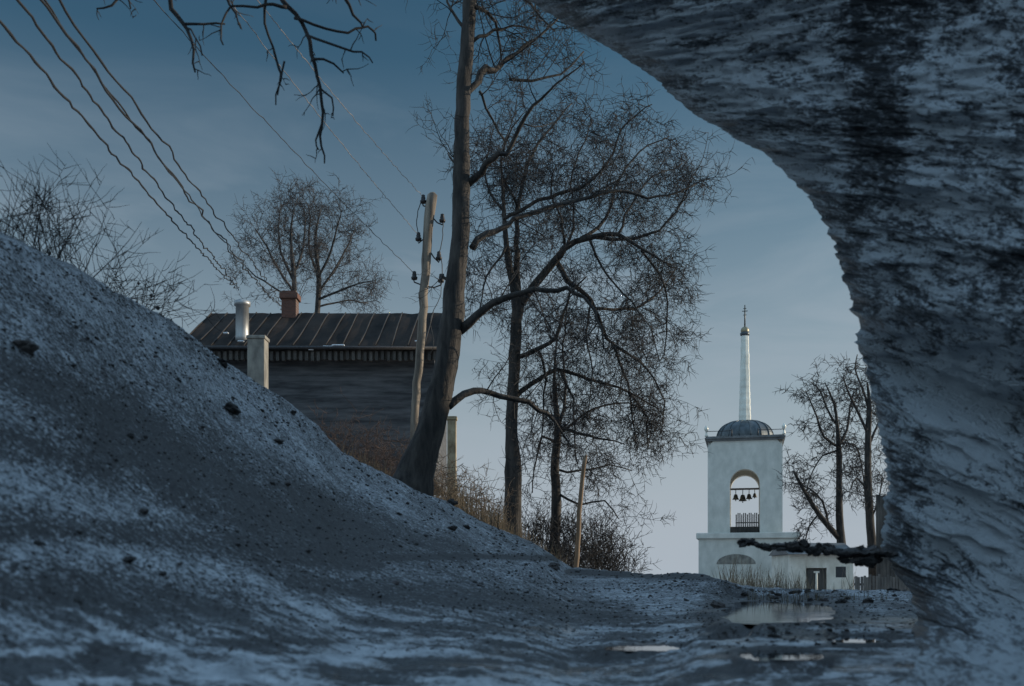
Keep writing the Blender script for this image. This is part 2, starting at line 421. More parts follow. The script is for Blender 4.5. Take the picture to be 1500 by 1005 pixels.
def seg_val(px, py, poly):
    best = 0.0
    for (a, b) in zip(poly, poly[1:]):
        dx, dy = b[0] - a[0], b[1] - a[1]
        L2 = dx * dx + dy * dy
        t = max(0, min(1, ((px - a[0]) * dx + (py - a[1]) * dy) / L2))
        wd = lerp(a[2], b[2], t)
        ddx = px - a[0] - t * dx; ddy = py - a[1] - t * dy
        q = (ddx * ddx + ddy * ddy) / (wd * wd)
        if q < 5: best = max(best, math.exp(-q * .9))
    return best
BB = []
for poly, amt in BANDS:
    m_ = max(p[2] for p in poly) * 2.4
    BB.append((min(p[0] for p in poly) - m_, max(p[0] for p in poly) + m_, min(p[1] for p in poly) - m_, max(p[1] for p in poly) + m_, poly, amt))
def snow_at(x, y, z):
    if y < 1.2 or y > 21: return .62
    px = 750 + x / y * FPX; py = HOR - (z - CZ) / y * FPX
    px0, py0 = px, py
    wx = 14 * mnoise.noise(Vector((x * 1.2, y * .9, 5)))
    wy = 7 * mnoise.noise(Vector((x * 1.5, y * 1.1, 8)))
    px += wx; py += wy
    s = .60 + .5 * sstep(880, 950, py) * (mnoise.fractal(Vector((px * .0045, py * .075, 2)), 1.0, 2.0, 4) * 1.5 + .05)
    s += .35 * sstep(1030, 1090, px) * sstep(855, 875, py) * mnoise.fractal(Vector((px * .02, py * .09, 6)), 1.0, 2.0, 3)
    for (a, b, c, d, poly, amt) in BB:
        if amt < -.9: s += amt * seg_val(px0, py0, poly) if a < px0 < b and c < py0 < d else 0
        elif a < px < b and c < py < d: s += amt * .64 * seg_val(px, py, poly)
    if px0 > 500 and 4 < y < 14:
        for (zp, d) in pud_mask(x, y):
            if d < 1.7: s -= .6 * (1 - sstep(1.05, 1.7, d))
    return max(-.5, min(1.15, s))

def build_ground():
    ths = []
    px = -160.0
    while px <= 1660:
        ths.append(math.atan((px - 750) / FPX)); px += 3.2
    a0, a1 = ths[0], ths[-1]
    n = 46
    extra = [a1 + (2 * math.pi - (a1 - a0)) * i / n for i in range(1, n)]
    ths += extra
    rs = [.8 * (34 / .8) ** (i / 330) for i in range(331)]
    rs += [34 * (9000 / 34) ** (i / 50) for i in range(1, 51)]
    nth, nr = len(ths), len(rs)
    vs = []; sn = []; wt = []; ft = []
    for r in rs:
        for th in ths:
            x, y = r * math.sin(th), r * math.cos(th)
            z = ground_z(x, y)
            vs.append((x, y, z)); sn.append(snow_at(x, y, z))
            py = HOR - (z - CZ) / max(y, .5) * FPX
            px = 750 + x / max(y, .5) * FPX
            ft.append(sstep(840, 930, py) if y > 1 else 0)
            wt.append(sstep(850, 950, py) * max(0, min(1.3, .55 + 1.1 * mnoise.fractal(Vector((px * .004, py * .07, 12)), 1.0, 2.0, 3))) if y > 1 else .3)
    vs.append((0, 0, -.05)); sn.append(.5); wt.append(0); ft.append(0)
    fs = []
    for i in range(nr - 1):
        for j in range(nth):
            a, b = i * nth + j, i * nth + (j + 1) % nth
            fs.append((a, a + nth, b + nth, b))
    c = len(vs) - 1
    for j in range(nth): fs.append((c, j, (j + 1) % nth))
    me = bpy.data.meshes.new("ground"); me.from_pydata(vs, [], fs); me.update()
    me.polygons.foreach_set("use_smooth", [True] * len(fs))
    a = me.attributes.new("snow", 'FLOAT', 'POINT'); a.data.foreach_set("value", sn)
    a = me.attributes.new("flat", 'FLOAT', 'POINT'); a.data.foreach_set("value", ft)
    a = me.attributes.new("wet", 'FLOAT', 'POINT'); a.data.foreach_set("value", wt)
    me.materials.append(M["ground"])
    o = bpy.data.objects.new("ground", me); COL.objects.link(o); o["kind"] = "structure"
    o["label"] = "snow dusted muddy ground rising into a gravelly snow bank"
build_ground()

# puddles: flat water sheets lying in the hollows of the ground
for (zp, c, hw, r0, r1) in PUD:
    mb = MB(); vs = []
    for i in range(60):
        a = 2 * math.pi * i / 60; ca, sa = math.cos(a), math.sin(a)
        q = 1.07 / (abs(ca) ** 3 + abs(sa) ** 3) ** (1 / 3)
        row = (r0 + r1) / 2 + (r1 - r0) / 2 * q * sa; px = c + hw * q * ca
        Y = (CZ - zp) / (row - HOR) * FPX
        vs.append(((px - 750) / FPX * Y, Y, zp))
    mb.add(vs, [tuple(range(60))])
    o = mb.build("puddle", M["water"]); o["kind"] = "structure"
    o["label"] = {1138: "long still puddle reflecting the white tower", 1146: "narrow shallow puddle nearest the wet foreground", 1258: "small puddle by the foot of the earth bank",
                  975: "short melt water streak beside the puddles"}[c]

# ------------------------------------------------------------------ the overhanging earth bank
LIP = [  # column, row, distance, outward direction (dx, dy)
    (120, -420, 8.6, .8, -1.0), (420, -200, 8.4, .9, -.75), (640, -70, 8.2, 1, -.5), (770, 0, 8.0, 1, -.32), (835, 38, 7.9, 1, -.25), (905, 78, 7.8, 1, -.2), (960, 115, 7.7, 1, -.14),
    (1005, 160, 7.5, 1, -.08), (1060, 192, 7.4, 1, -.02), (1130, 232, 7.2, 1, .04), (1180, 284, 7.1, 1, .1), (1215, 340, 7.0, 1, .16), (1245, 430, 7.0, 1, .25),
    (1262, 520, 8.0, 1, .34), (1276, 575, 7.2, 1, .38), (1290, 640, 7.2, 1, .42), (1300, 700, 7.2, 1, .44), (1299, 755, 7.2, 1, .45), (1288, 800, 7.3, 1, .44),
    (1312, 840, 7.2, 1, .42), (1338, 876, 7.0, 1, .4), (1342, 908, 6.1, 1, .36), (1328, 948, 5.4, 1, .32), (1290, 992, 4.5, 1, .3), (1240, 1050, 3.8, 1, .28), (1180, 1150, 3.0, 1, .25)]
def build_wall():
    # resample the lip evenly
    acc = [0.0]
    for a, b in zip(LIP, LIP[1:]): acc.append(acc[-1] + math.hypot(b[0] - a[0], b[1] - a[1]))
    tab = [(acc[i],) + LIP[i] for i in range(len(LIP))]
    nu, nv = 680, 250
    vs = []; uvs = []; sn = []
    for i in range(nu):
        u = acc[-1] * i / (nu - 1)
        px, py, Yl, dx, dy = interp(tab, u)
        jl = 9 * mnoise.noise(Vector((u * .03, 1, 1))) + 7 * mnoise.noise(Vector((u * .085, 2, 7))) + 5 * mnoise.noise(Vector((u * .21, 4, 2))) + 2.5 * mnoise.noise(Vector((u * .45, 4, 9)))
        Ll = math.hypot(dx, dy)
        for j in range(nv):
            v = j / (nv - 1)
            vv = v ** 1.25
            ext = 1500 * vv
            qx = px + dx / Ll * ext + jl * (1 - vv); qy = py + dy / Ll * ext + jl * .2 * (1 - vv)
            lowf = sstep(770, 930, py)
            k = 1 - math.exp(-vv * lerp(2.8, 7.5, lowf))
            Yn = lerp(Yl, lerp(Yl * .66, 2.3, lowf), k)
            roll = .05 * Yl * math.exp(-vv * 60)       # rounded lip
            Y = Yn + roll
            p = P(qx, qy, Y)
            U, V = u / 260.0, vv * 5.0 + .12 * mnoise.noise(Vector((u * .004, v * 3, 2)))
            am = .055 * min(1, vv * 30) * (Y / 4)
            d = mnoise.fractal(Vector((U * 7, V * 2.4, 1.1)), 1.0, 2.0, 4) * am + mnoise.fractal(Vector((U * 26, V * 8, 5.1)), 1.0, 2.0, 3) * am * .45
            p += Vector((-.7, -.6, -.35)).normalized() * d
            vs.append(p); uvs.append((U, V))
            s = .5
            cx = lerp(1300, 1275, qy / 310) + 14 * mnoise.noise(Vector((qy * .02, 1, 3)))  # dark upright strip: a trunk-like shadow painted into the snow mask
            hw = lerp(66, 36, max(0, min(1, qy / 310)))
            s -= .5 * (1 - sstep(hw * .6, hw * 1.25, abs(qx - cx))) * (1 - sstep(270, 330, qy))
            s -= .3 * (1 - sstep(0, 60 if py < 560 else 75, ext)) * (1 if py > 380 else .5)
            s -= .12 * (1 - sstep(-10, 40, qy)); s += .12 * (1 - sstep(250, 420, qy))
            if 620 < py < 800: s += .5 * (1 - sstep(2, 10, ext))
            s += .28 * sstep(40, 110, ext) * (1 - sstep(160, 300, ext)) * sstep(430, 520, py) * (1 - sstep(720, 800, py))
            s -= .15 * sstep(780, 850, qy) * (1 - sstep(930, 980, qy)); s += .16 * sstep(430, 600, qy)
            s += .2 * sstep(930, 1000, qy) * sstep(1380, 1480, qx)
            sn.append(s)
    fs = []
    for i in range(nu - 1):
        for j in range(nv - 1):
            a = i * nv + j
            fs.append((a, a + nv, a + nv + 1, a + 1))
    # outer side of the bank: from the lip up and away, then forward to close over the inner face
    nb = 14; base = len(vs)
    for i in range(nu):
        u = acc[-1] * i / (nu - 1)
        px, py, Yl, dx, dy = interp(tab, u); Ll = math.hypot(dx, dy)
        lip = vs[i * nv]; end = vs[i * nv + nv - 1]
        outv = Vector((.75, .25, .6 if i < nu * .8 else .15))
        ctrl = lip + Vector((dx / Ll * Yl * .35, Yl * .12, -dy / Ll * Yl * .2 + .12 * Yl))
        low = sstep(.7, .82, i / nu)
        ctrl.z -= low * .3 * Yl; ctrl2 = end + Vector((2.2 - low, 1.0, lerp(1.4, -1.2, low)))
        for j in range(1, nb + 1):
            t = j / (nb + 1)
            q = lip * (1 - t) ** 3 + ctrl * 3 * t * (1 - t) ** 2 + ctrl2 * 3 * t * t * (1 - t) + end * t ** 3
            q = q + Vector((0, 0, .05 * mnoise.noise(q * 1.7)))
            vs.append(q); uvs.append((u / 260.0, -t * 3)); sn.append(.8)
    for i in range(nu - 1):
        row = [i * nv] + [base + i * nb + j for j in range(nb)] + [i * nv + nv - 1]
        nxt = [(i + 1) * nv] + [base + (i + 1) * nb + j for j in range(nb)] + [(i + 1) * nv + nv - 1]
        for j in range(len(row) - 1): fs.append((row[j], row[j + 1], nxt[j + 1], nxt[j]))
    me = bpy.data.meshes.new("earth_bank"); me.from_pydata([tuple(v) for v in vs], [], fs); me.update()
    uv = me.uv_layers.new(name="UVMap")
    li = [0] * len(me.loops); me.loops.foreach_get("vertex_index", li)
    flat = []
    for k in li: flat += uvs[k]
    uv.data.foreach_set("uv", flat)
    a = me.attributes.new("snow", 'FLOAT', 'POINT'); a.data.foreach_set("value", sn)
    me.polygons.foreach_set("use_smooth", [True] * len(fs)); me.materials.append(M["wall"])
    o = bpy.data.objects.new("earth_bank", me); COL.objects.link(o); o["kind"] = "structure"
    o["label"] = "dark wet icy earth bank arching over the scene"
build_wall()

# ------------------------------------------------------------------ trees
def rvec(rng):
    while True:
        v = Vector((rng.uniform(-1, 1), rng.uniform(-1, 1), rng.uniform(-1, 1)))
        if .05 < v.length < 1: return v.normalized()
def stroll(rng, p, d, length, n, wander, pull):
    pts = [p.copy()]; d = d.normalized()
    for i in range(n):
        d = (d + rvec(rng) * wander + pull * (1.0 / n)).normalized()
        p = p + d * (length / n); pts.append(p.copy())
    return pts
def shoots(mb, rng, pts, r0, spec, lev=0, t0=.15, twig_min=.0065):
    """side shoots along a limb: spec is a list of levels (count per metre, length lo, hi, spread, wander, pull, radius factor)"""
    if lev >= len(spec): return
    dens, lo, hi, spread, wander, pull, rf = spec[lev]
    L = sum((b - a).length for a, b in zip(pts, pts[1:]))
    cnt = dens * L
    cnt = int(cnt) + (1 if rng.random() < cnt - int(cnt) else 0)
    k = len(pts) - 1
    for _ in range(cnt):
        t = t0 + (1 - t0) * rng.random() ** .8
        i = min(k - 1, int(t * k)); f = t * k - i
        p = pts[i].lerp(pts[i + 1], f); d = (pts[i + 1] - pts[i]).normalized()
        side = rvec(rng); side = side - d * side.dot(d)
        if side.length < .1: continue
        nd = d * (1 - spread) + side.normalized() * spread
        ln = rng.uniform(lo, hi) * (1 - .35 * t)
        r = max(twig_min, min(r0 * (1 - t * .6) * .6, ln * rf))
        n = 5 if lev < 2 else 3
        q = stroll(rng, p, nd, ln, n, wander, pull)
        mb.tube(q, [lerp(r, r * .35, m_ / n) for m_ in range(n + 1)], 4 if r > .015 else 3)
        shoots(mb, rng, q, r, spec, lev + 1, .1, twig_min)
def limb_pts(rng, pl, Y, dY, wob=.012):
    """a limb through guide points (column, row, width); depth drifts by dY to its tip"""
    n = len(pl); raw = []; ws = []
    w_last = None
    widths = [p[2] if len(p) > 2 else None for p in pl]
    idx = [i for i, w_ in enumerate(widths) if w_ is not None]
    for i in range(n):
        if widths[i] is None:
            a = max([k for k in idx if k < i]); b = min([k for k in idx if k > i], default=a)
            widths[i] = widths[a] if a == b else lerp(widths[a], widths[b], (i - a) / (b - a))
    out = []; rs = []
    for i in range(n - 1):
        m_ = max(2, int(math.hypot(pl[i + 1][0] - pl[i][0], pl[i + 1][1] - pl[i][1]) / 14))
        p0 = pl[max(i - 1, 0)]; p1 = pl[i]; p2 = pl[i + 1]; p3 = pl[min(i + 2, n - 1)]
        for k in range(m_ + (1 if i == n - 2 else 0)):
            t = k / m_
            c = []
            for ax in (0, 1):
                a0, a1, a2, a3 = p0[ax], p1[ax], p2[ax], p3[ax]
                c.append(.5 * (2 * a1 + (a2 - a0) * t + (2 * a0 - 5 * a1 + 4 * a2 - a3) * t * t + (3 * a1 - a0 - 3 * a2 + a3) * t ** 3))
            g = (i + t) / (n - 1)
            YY = Y + dY * g
            q = P(c[0], c[1], YY) + Vector((rng.gauss(0, wob), rng.gauss(0, wob), rng.gauss(0, wob)))
            out.append(q); rs.append(lerp(widths[i], widths[i + 1], t) / 2 / FPX * YY)
    return out, rs
def ground_trunk(pts, rs, flare=1.5):
    """carry a trunk down to the ground it stands on"""
    p = pts[0]; z = ground_z(p.x, p.y)
    if p.z > z - .25:
        d = (pts[0] - pts[2]).normalized(); d.z = min(d.z, -.4); d.normalize()
        step = (p.z - z + .3) / -d.z
        q = p + d * step
        pts = [q] + pts; rs = [rs[0] * flare] + rs
    return pts, rs
def make_tree(name, label, group, Y, trunk, limbs, spec, seed, tmats=("bark", "twig"), twig_lo=.2, trunk_shoots=True, spec_trunk=None, cat="tree", tw=.0003):
    rng = random.Random(seed)
    tp, tr = limb_pts(rng, trunk, Y, 0, .004)
    tp, tr = ground_trunk(tp, tr)
    root = empty(name, (tp[0].x, tp[0].y, ground_z(tp[0].x, tp[0].y)), label, cat, group)
    mb = MB(); mb.tube(tp, tr, 14, True, .18); mb.build("trunk", M[tmats[0]], root)
    cr = MB()
    for (pl, dY, Y0) in limbs:
        q, rs = limb_pts(rng, pl, Y + Y0, dY, .02)
        lb = MB(); lb.tube(q, [max(.006, r) for r in rs], 8, True, .15)
        lb.build("limb", M[tmats[0]], root)
        shoots(cr, rng, q, max(rs[0] * .7, .02), spec, 0, .12, tw * Y)
    if trunk_shoots:
        top = int(len(tp) * twig_lo)
        shoots(cr, rng, tp[top:], tr[top] * .35, spec_trunk or spec, 0, 0, tw * Y)
    cr.build("crown", M[tmats[1]], root)
    return root
dn = lambda k: Vector((0, 0, k))
FINE = [(5.5, .5, 1.7, .75, .3, dn(.25), .011), (8.5, .2, .7, .7, .34, dn(.1), .010), (8, .12, .4, .7, .36, dn(0), .010)]
DROOP = [(3.0, .5, 1.7, .75, .3, dn(-.35), .010), (6.5, .22, .7, .7, .34, dn(-.5), .009), (7.5, .12, .36, .7, .34, dn(-.3), .009)]
SPARSE = [(1.2, .4, 1.2, .8, .25, dn(.1), .010), (4, .15, .5, .7, .3, dn(0), .010), (4, .1, .25, .7, .3, dn(0), .010)]

big_trunk = [(606, 702, 60), (619, 660, 45), (636, 610, 39), (650, 550, 35), (660, 490, 34), (665, 440, 32), (671, 380, 27), (675, 320, 25), (676, 260, 25),
             (677, 190, 22), (679, 130, 21), (684, 60, 20), (688, 0, 19), (692, -60, 16), (698, -160, 11), (702, -250, 6)]
big_limbs = [
    ([(684, 142, 10), (698, 120), (711, 101, 11), (724, 103), (742, 88, 6), (768, 66), (800, 44), (818, 26, 2)], 1.0, 0),
    ([(688, 268, 11), (706, 250), (722, 230, 9), (741, 221), (762, 190), (778, 155, 5), (802, 133), (855, 92, 2)], -.8, 0),
    ([(688, 362, 11), (712, 345), (740, 330, 7), (790, 312), (850, 292), (905, 280, 5), (965, 292), (1018, 272, 2)], 1.2, 0),
    ([(672, 482, 15), (700, 462), (725, 442), (752, 431, 9), (800, 424), (845, 428, 6), (872, 455), (884, 510, 2)], -1.2, 0),
    ([(656, 594, 13), (680, 577), (705, 571, 9), (735, 580), (775, 592), (792, 601, 7), (815, 620), (838, 655, 2)], 1.0, 0),
    ([(694, 12, 7), (715, 18), (730, 50), (736, 98, 2)], .6, 0),
    ([(695, -40, 8), (735, -20), (775, 6), (812, 46, 2)], -.7, 0),
    ([(676, 40, 5), (662, 14), (652, -10), (650, -50, 2)], .6, 0),
    ([(692, 60, 6), (712, 48), (735, 44), (752, 36), (782, 42, 2)], .4, 0),
    ([(676, 232, 5), (664, 236), (655, 226, 2)], .3, 0),
    ([(702, 132, 4), (712, 160), (728, 190), (740, 215, 2)], .4, 0),
    ([(744, 118, 5), (780, 118), (820, 108), (850, 82, 2)], .4, 0),
    ([(668, 400, 6), (655, 410), (648, 404, 4)], .1, 0),
]
make_tree("leaning_tree", "tall leaning bare tree with the thickest dark trunk, rooted on the snow bank", None, 16.4, big_trunk, big_limbs, FINE, 5,
          twig_lo=.62, spec_trunk=[(1.1, .3, .9, .85, .3, dn(-.2), .009), (5, .15, .4, .7, .3, dn(-.2), .009), (4, .1, .25, .7, .3, dn(0), .009)])

t2_trunk = [(747, 786, 33), (752, 740, 24), (752, 690, 25), (749, 640, 18), (751, 580, 17), (754, 520, 18), (757, 470, 16), (758, 440, 18), (748, 400, 10), (742, 360, 8), (738, 310, 6), (735, 250, 3)]
t2_limbs = [
    ([(762, 448, 13), (785, 415), (810, 385, 11), (827, 364), (862, 347, 8), (905, 344), (940, 366), (985, 388, 2)], -1.0, 0),
    ([(759, 432, 10), (758, 390), (757, 340, 7), (760, 300), (773, 240), (797, 200, 4), (838, 150, 1.5)], 1.4, 0),
    ([(812, 378, 8), (834, 412), (865, 440), (882, 480, 6), (902, 508), (940, 530, 1.5)], 1.5, 0),
    ([(760, 526, 8), (790, 510), (816, 494, 6), (826, 460), (836, 430), (860, 405, 2)], -1.5, 0),
    ([(755, 584, 8), (790, 556), (816, 542, 6), (862, 555), (920, 575), (968, 600, 1.5)], 1.0, 0),
    ([(737, 322, 6), (790, 294), (850, 272, 5), (890, 240), (912, 190), (955, 150, 1.5)], -1.5, 0),
    ([(852, 350, 6), (888, 320), (902, 272), (936, 222), (978, 205, 1.5)], 1.6, 0),
    ([(872, 347, 6), (930, 350), (980, 326), (1014, 262, 1.5)], -.8, 0),
    ([(872, 450, 5), (930, 452), (968, 425), (990, 392, 1.5)], 1.8, 0),
    ([(896, 505, 4), (918, 560), (928, 615), (934, 660, 1.5)], .5, 0),
    ([(822, 545, 4), (838, 585), (842, 630), (846, 680, 1.5)], -.6, 0),
    ([(790, 512, 4), (800, 560), (795, 610), (790, 660, 1.5)], .8, 0),
    ([(862, 348, 4), (880, 390), (915, 430), (952, 480), (968, 530, 1.5)], -1.6, 0),
    ([(738, 310, 4), (716, 280), (712, 240), (722, 190, 1.5)], 1.2, 0),
    ([(742, 360, 4), (722, 390), (708, 420), (700, 470, 1.5)], -1.2, 0),
    ([(830, 362, 4), (842, 320), (836, 270), (850, 220), (868, 180, 1.5)], .5, 0),
    ([(760, 300, 4), (735, 255), (742, 205), (765, 165, 1.5)], -.9, 0),
    ([(940, 366, 4), (968, 405), (978, 460), (972, 520, 1.5)], .6, 0), ([(902, 508, 3.5), (950, 540), (972, 590), (968, 640, 1.5)], 1.2, 0),
    ([(866, 440, 3.5), (858, 490), (868, 545), (862, 610, 1.5)], -.6, 0), ([(920, 575, 3), (945, 610), (950, 660, 1.5)], .5, 0),
    ([(827, 364, 4), (822, 320), (806, 280), (815, 240, 1.5)], -.8, 0), ([(905, 345, 4), (925, 300), (955, 262), (1000, 240, 1.5)], 1.0, 0),
]
make_tree("spreading_tree", "broad bare tree with a wide net of twigs, standing where the snow bank ends", None, 24, t2_trunk, t2_limbs, [
    (7, .5, 1.5, .75, .3, dn(-.3), .0085), (9, .25, .9, .7, .38, dn(-.45), .008), (9, .15, .5, .7, .4, dn(-.35), .008)], 8, twig_lo=.5)

t3_trunk = [(812, 808, 15), (815, 740, 14), (813, 680, 13), (817, 628, 11), (812, 560, 5), (816, 490, 2)]
t3_limbs = [
    ([(819, 632, 6), (827, 580), (825, 520), (830, 450, 1.5)], .6, 0),
    ([(818, 625, 6), (845, 634), (880, 640), (918, 652, 1.5)], -.8, 0),
    ([(814, 690, 4), (850, 690), (890, 680), (925, 690, 1.5)], .8, 0),
    ([(816, 640, 4), (868, 600), (920, 590), (962, 610, 1.5)], .8, 0),
    ([(815, 720, 4), (850, 740), (885, 735), (905, 760, 1.5)], -.6, 0),
    ([(815, 650, 4), (795, 640), (785, 670), (780, 720, 1.5)], -.8, 0),
]
make_tree("slender_tree", "slender bare tree with a forked top, between the spreading tree and the tan stake", None, 26, t3_trunk, t3_limbs, [
    (4.5, .6, 1.9, .75, .3, dn(-.5), .008), (7, .25, .9, .7, .34, dn(-.6), .007), (7, .15, .45, .7, .34, dn(-.3), .008)], 21, ("bark_pale", "twig"), twig_lo=.4)

for (tr, lm, Y, sd, lab) in [
    ([(1233, 812, 15), (1229, 740, 9.5), (1229, 660, 8), (1226, 622, 5), (1222, 592, 3.5), (1208, 560, 1.5)],
     [([(1229, 655, 5), (1207, 640), (1196, 610), (1180, 572, 1.5)], -1.5, 0), ([(1229, 652, 5), (1241, 630), (1244, 600), (1250, 575, 1.5)], 1.5, 0),
      ([(1229, 788, 10), (1202, 757), (1181, 725), (1162, 690, 4)], -2, 0), ([(1214, 770, 4), (1205, 735), (1186, 716), (1160, 706, 1.5)], 1, 0),
      ([(1226, 622, 4), (1212, 600), (1203, 575), (1190, 562, 1.5)], 1, 0), ([(1229, 660, 3), (1205, 668), (1190, 690), (1182, 720, 1.5)], -1, 0),
      ([(1229, 650, 3), (1252, 652), (1262, 680), (1266, 720, 1.5)], 1, 0), ([(1200, 752, 3), (1186, 770), (1180, 790, 1.5)], 1, 0)],
     70, 33, "bare park tree with one long low limb, just beside the bell tower"),
    ([(1278, 812, 13), (1273, 740, 11), (1271, 680, 10), (1272, 622, 8.5), (1274, 594, 6), (1270, 560, 2.5)],
     [([(1273, 640, 5), (1256, 602), (1241, 572), (1236, 548, 1.5)], -1, 0), ([(1273, 600, 4), (1262, 566), (1252, 540), (1256, 520, 1.5)], 1, 0),
      ([(1273, 650, 4), (1290, 612), (1298, 580, 1.5)], 1, 0), ([(1272, 720, 4), (1255, 700), (1246, 716, 1.5)], -1, 0), ([(1276, 760, 3), (1288, 730), (1292, 700, 1.5)], 0, 0)],
     66, 34, "straight bare park tree growing against the edge of the earth bank")]:
    make_tree("park_tree", lab, "bare trees near the bell tower", Y, tr, lm, [
        (2.6, 1.0, 3.0, .75, .28, dn(.0), .012), (4, .5, 1.5, .7, .32, dn(-.2), .012), (3.4, .3, .9, .7, .34, dn(-.1), .014)], sd, twig_lo=.3)

for (tr, lm, Y, sd, lab) in [
    ([(432, 470, 8), (431, 410, 7), (426, 350, 4), (430, 305, 1.5)],
     [([(431, 430, 4), (405, 390), (385, 350), (372, 335, 1.5)], -1.5, 0), ([(430, 410, 4), (412, 370), (408, 330), (412, 300, 1.5)], 1.5, 0),
      ([(430, 400, 4), (445, 360), (448, 320), (440, 296, 1.5)], 1, 0), ([(431, 440, 3), (400, 420), (375, 405), (362, 392, 1.5)], -1, 0)],
     50, 41, "bare tree behind the house roof, rising straight above the brick chimney"),
    ([(464, 470, 8), (467, 410, 7), (462, 350, 4), (470, 305, 1.5)],
     [([(466, 430, 4), (490, 395), (510, 360), (520, 335, 1.5)], 1.5, 0), ([(466, 410, 4), (484, 370), (495, 330), (500, 308, 1.5)], -1.5, 0),
      ([(465, 400, 4), (452, 360), (455, 320), (452, 298, 1.5)], 1, 0), ([(466, 440, 4), (500, 425), (528, 415), (548, 412, 1.5)], -1, 0),
      ([(466, 450, 3), (510, 440), (540, 445, 1.5)], 1.5, 0)],
     52, 42, "bare tree behind the house roof, with limbs reaching toward the utility pole")]:
    make_tree("roadside_tree", lab, "bare trees behind the house", Y, tr, lm, [
        (4.6, .9, 2.8, .6, .26, dn(.35), .010), (5, .4, 1.3, .6, .3, dn(.2), .010), (4.4, .25, .7, .7, .32, dn(.1), .012)], sd, ("bark_pale", "twig_pale"), twig_lo=.2, tw=.00022)

# the tree that hangs into the top of the view: its trunk stands out of frame on the snow bank
rng = random.Random(77)
YH = 9.0
tx = P(-330, 0, YH).x
tz = ground_z(tx, YH)
root = empty("drooping_tree", (tx, YH, tz), "drooping knobbly bare branches hanging in from above, in front of the power lines", "tree")
mb = MB()
trunk = [Vector((tx, YH, tz - .3)), Vector((tx + .05, YH, tz + 1.2)), Vector((tx + .2, YH, 5.3)), P(-150, -150, YH), P(60, -190, YH), P(250, -160, YH), P(420, -130, YH), P(560, -90, YH)]
mb.tube(trunk, [.24, .19, .16, .12, .085, .065, .045, .02], 10, True, .1); mb.build("trunk", M["bark"], root)
cr = MB()
hang = [
    ([(225, -160, 8), (238, -40), (256, 22, 6), (276, 42), (283, 75, 4), (288, 106, 2.5)], 0),
    ([(270, 36, 4), (300, 34), (330, 35, 2.5)], .1),
    ([(270, 38, 3), (286, 52), (296, 82, 2)], -.1),
    ([(380, -140, 9), (400, -30), (432, 22, 7), (448, 45), (458, 80, 6), (468, 130), (472, 180, 4), (470, 215), (476, 236, 2)], .2),
    ([(420, 10, 6), (400, 6), (375, 12, 4), (340, 10), (322, 50), (328, 66, 2)], -.2),
    ([(432, 24, 5), (475, 42, 4), (510, 48), (530, 40), (547, 44), (552, 58, 3)], .3),
    ([(440, -140, 8), (470, -60), (500, -10), (520, 22), (532, 42, 3)], .2),
    ([(390, 0, 5), (389, 35), (400, 70), (412, 105), (408, 140, 2)], .2),
    ([(448, 50, 4), (500, 70), (530, 75), (545, 92, 2)], -.2),
    ([(458, 85, 4), (490, 95), (503, 108, 2)], .2),
    ([(418, 90, 3), (412, 120), (404, 152, 2)], .1),
    ([(468, 128, 3), (484, 145), (490, 172, 2)], .1),
    ([(472, 180, 3), (462, 205), (466, 222, 2)], .1),
    ([(120, -190, 7), (150, -80), (170, -20), (165, 8), (140, 14, 2)], 0),
    ([(165, -40, 4), (184, -10), (192, 14, 2)], .1),
    ([(320, -150, 7), (318, -60), (330, -10), (345, 20), (352, 45, 2)], .1),
]
for pl, dY in hang:
    q, rs = limb_pts(rng, pl, YH, dY, .008)
    lb = MB(); lb.tube(q, rs, 7, True, .3); lb.build("limb", M["twig"], root)
    shoots(cr, rng, q[len(q) // 4:], .012, [(4.2, .1, .42, .7, .36, dn(-.45), .016), (5, .05, .2, .75, .4, dn(-.2), .02)], 0, .2)
cr.build("crown", M["twig"], root)

# ------------------------------------------------------------------ shrubs
def shrub(name, label, group, px, Y, height, spread, stems, seed, mat, spec, lean=0.0, sink=.0, zbase=None, berries=0):
    rng = random.Random(seed)
    x = (px - 750) / FPX * Y
    z = ground_z(x, Y) if zbase is None else zbase
    root = empty(name, (x, Y, z), label, "shrub", group)
    st = MB(); cr = MB(); ends = []
    tm = .0003 * Y + .0008
    for i in range(stems):
        b = Vector((x + rng.gauss(0, spread * .18), Y + rng.gauss(0, spread * .18), z - .1))
        d = Vector((rng.gauss(lean, spread / height * .5), rng.gauss(0, spread / height * .4), 1))
        ln = height * rng.uniform(.55, 1.05)
        q = stroll(rng, b, d, ln, 7, .13, Vector((0, 0, .1)))
        r = ln * .0065
        st.tube(q, [lerp(r, r * .3, k / 7) for k in range(8)], 4)
        shoots(cr, rng, q, r, spec, 0, .2, tm); ends.append(q)
    st.build("stem", M[mat], root); c = cr.build("crown", M[mat], root)
    for k in range(berries):
        q = rng.choice(ends); p = q[rng.randint(3, 7)] + rvec(rng) * .12
        bm_ = MB(); s = rng.uniform(.012, .024)
        bm_.lathe([(s * .2, -s), (s * .8, -s * .6), (s, 0), (s * .7, s * .7), (s * .2, s)], p, 7)
        bm_.build("seed_head", M["clod"], root)
    return root
SH = [(4, .25, .8, .6, .2, dn(.3), .007), (5, .12, .4, .6, .25, dn(.2), .008)]
shrub("bare_shrub", "tall bare shrub growing out of the highest part of the snow bank", "bare shrubs along the snow bank crest", 68, 8.6, .85, 1.0, 48, 51, "twig", SH, zbase=P(75, 400, 8.6).z, berries=3)
shrub("bare_shrub", "low bare shrub with dark seed heads, on the snow bank crest beside the house roof", "bare shrubs along the snow bank crest", 182, 9.9, .58, 1.0, 48, 52, "twig", SH, lean=.3, zbase=P(185, 462, 9.9).z, berries=7)
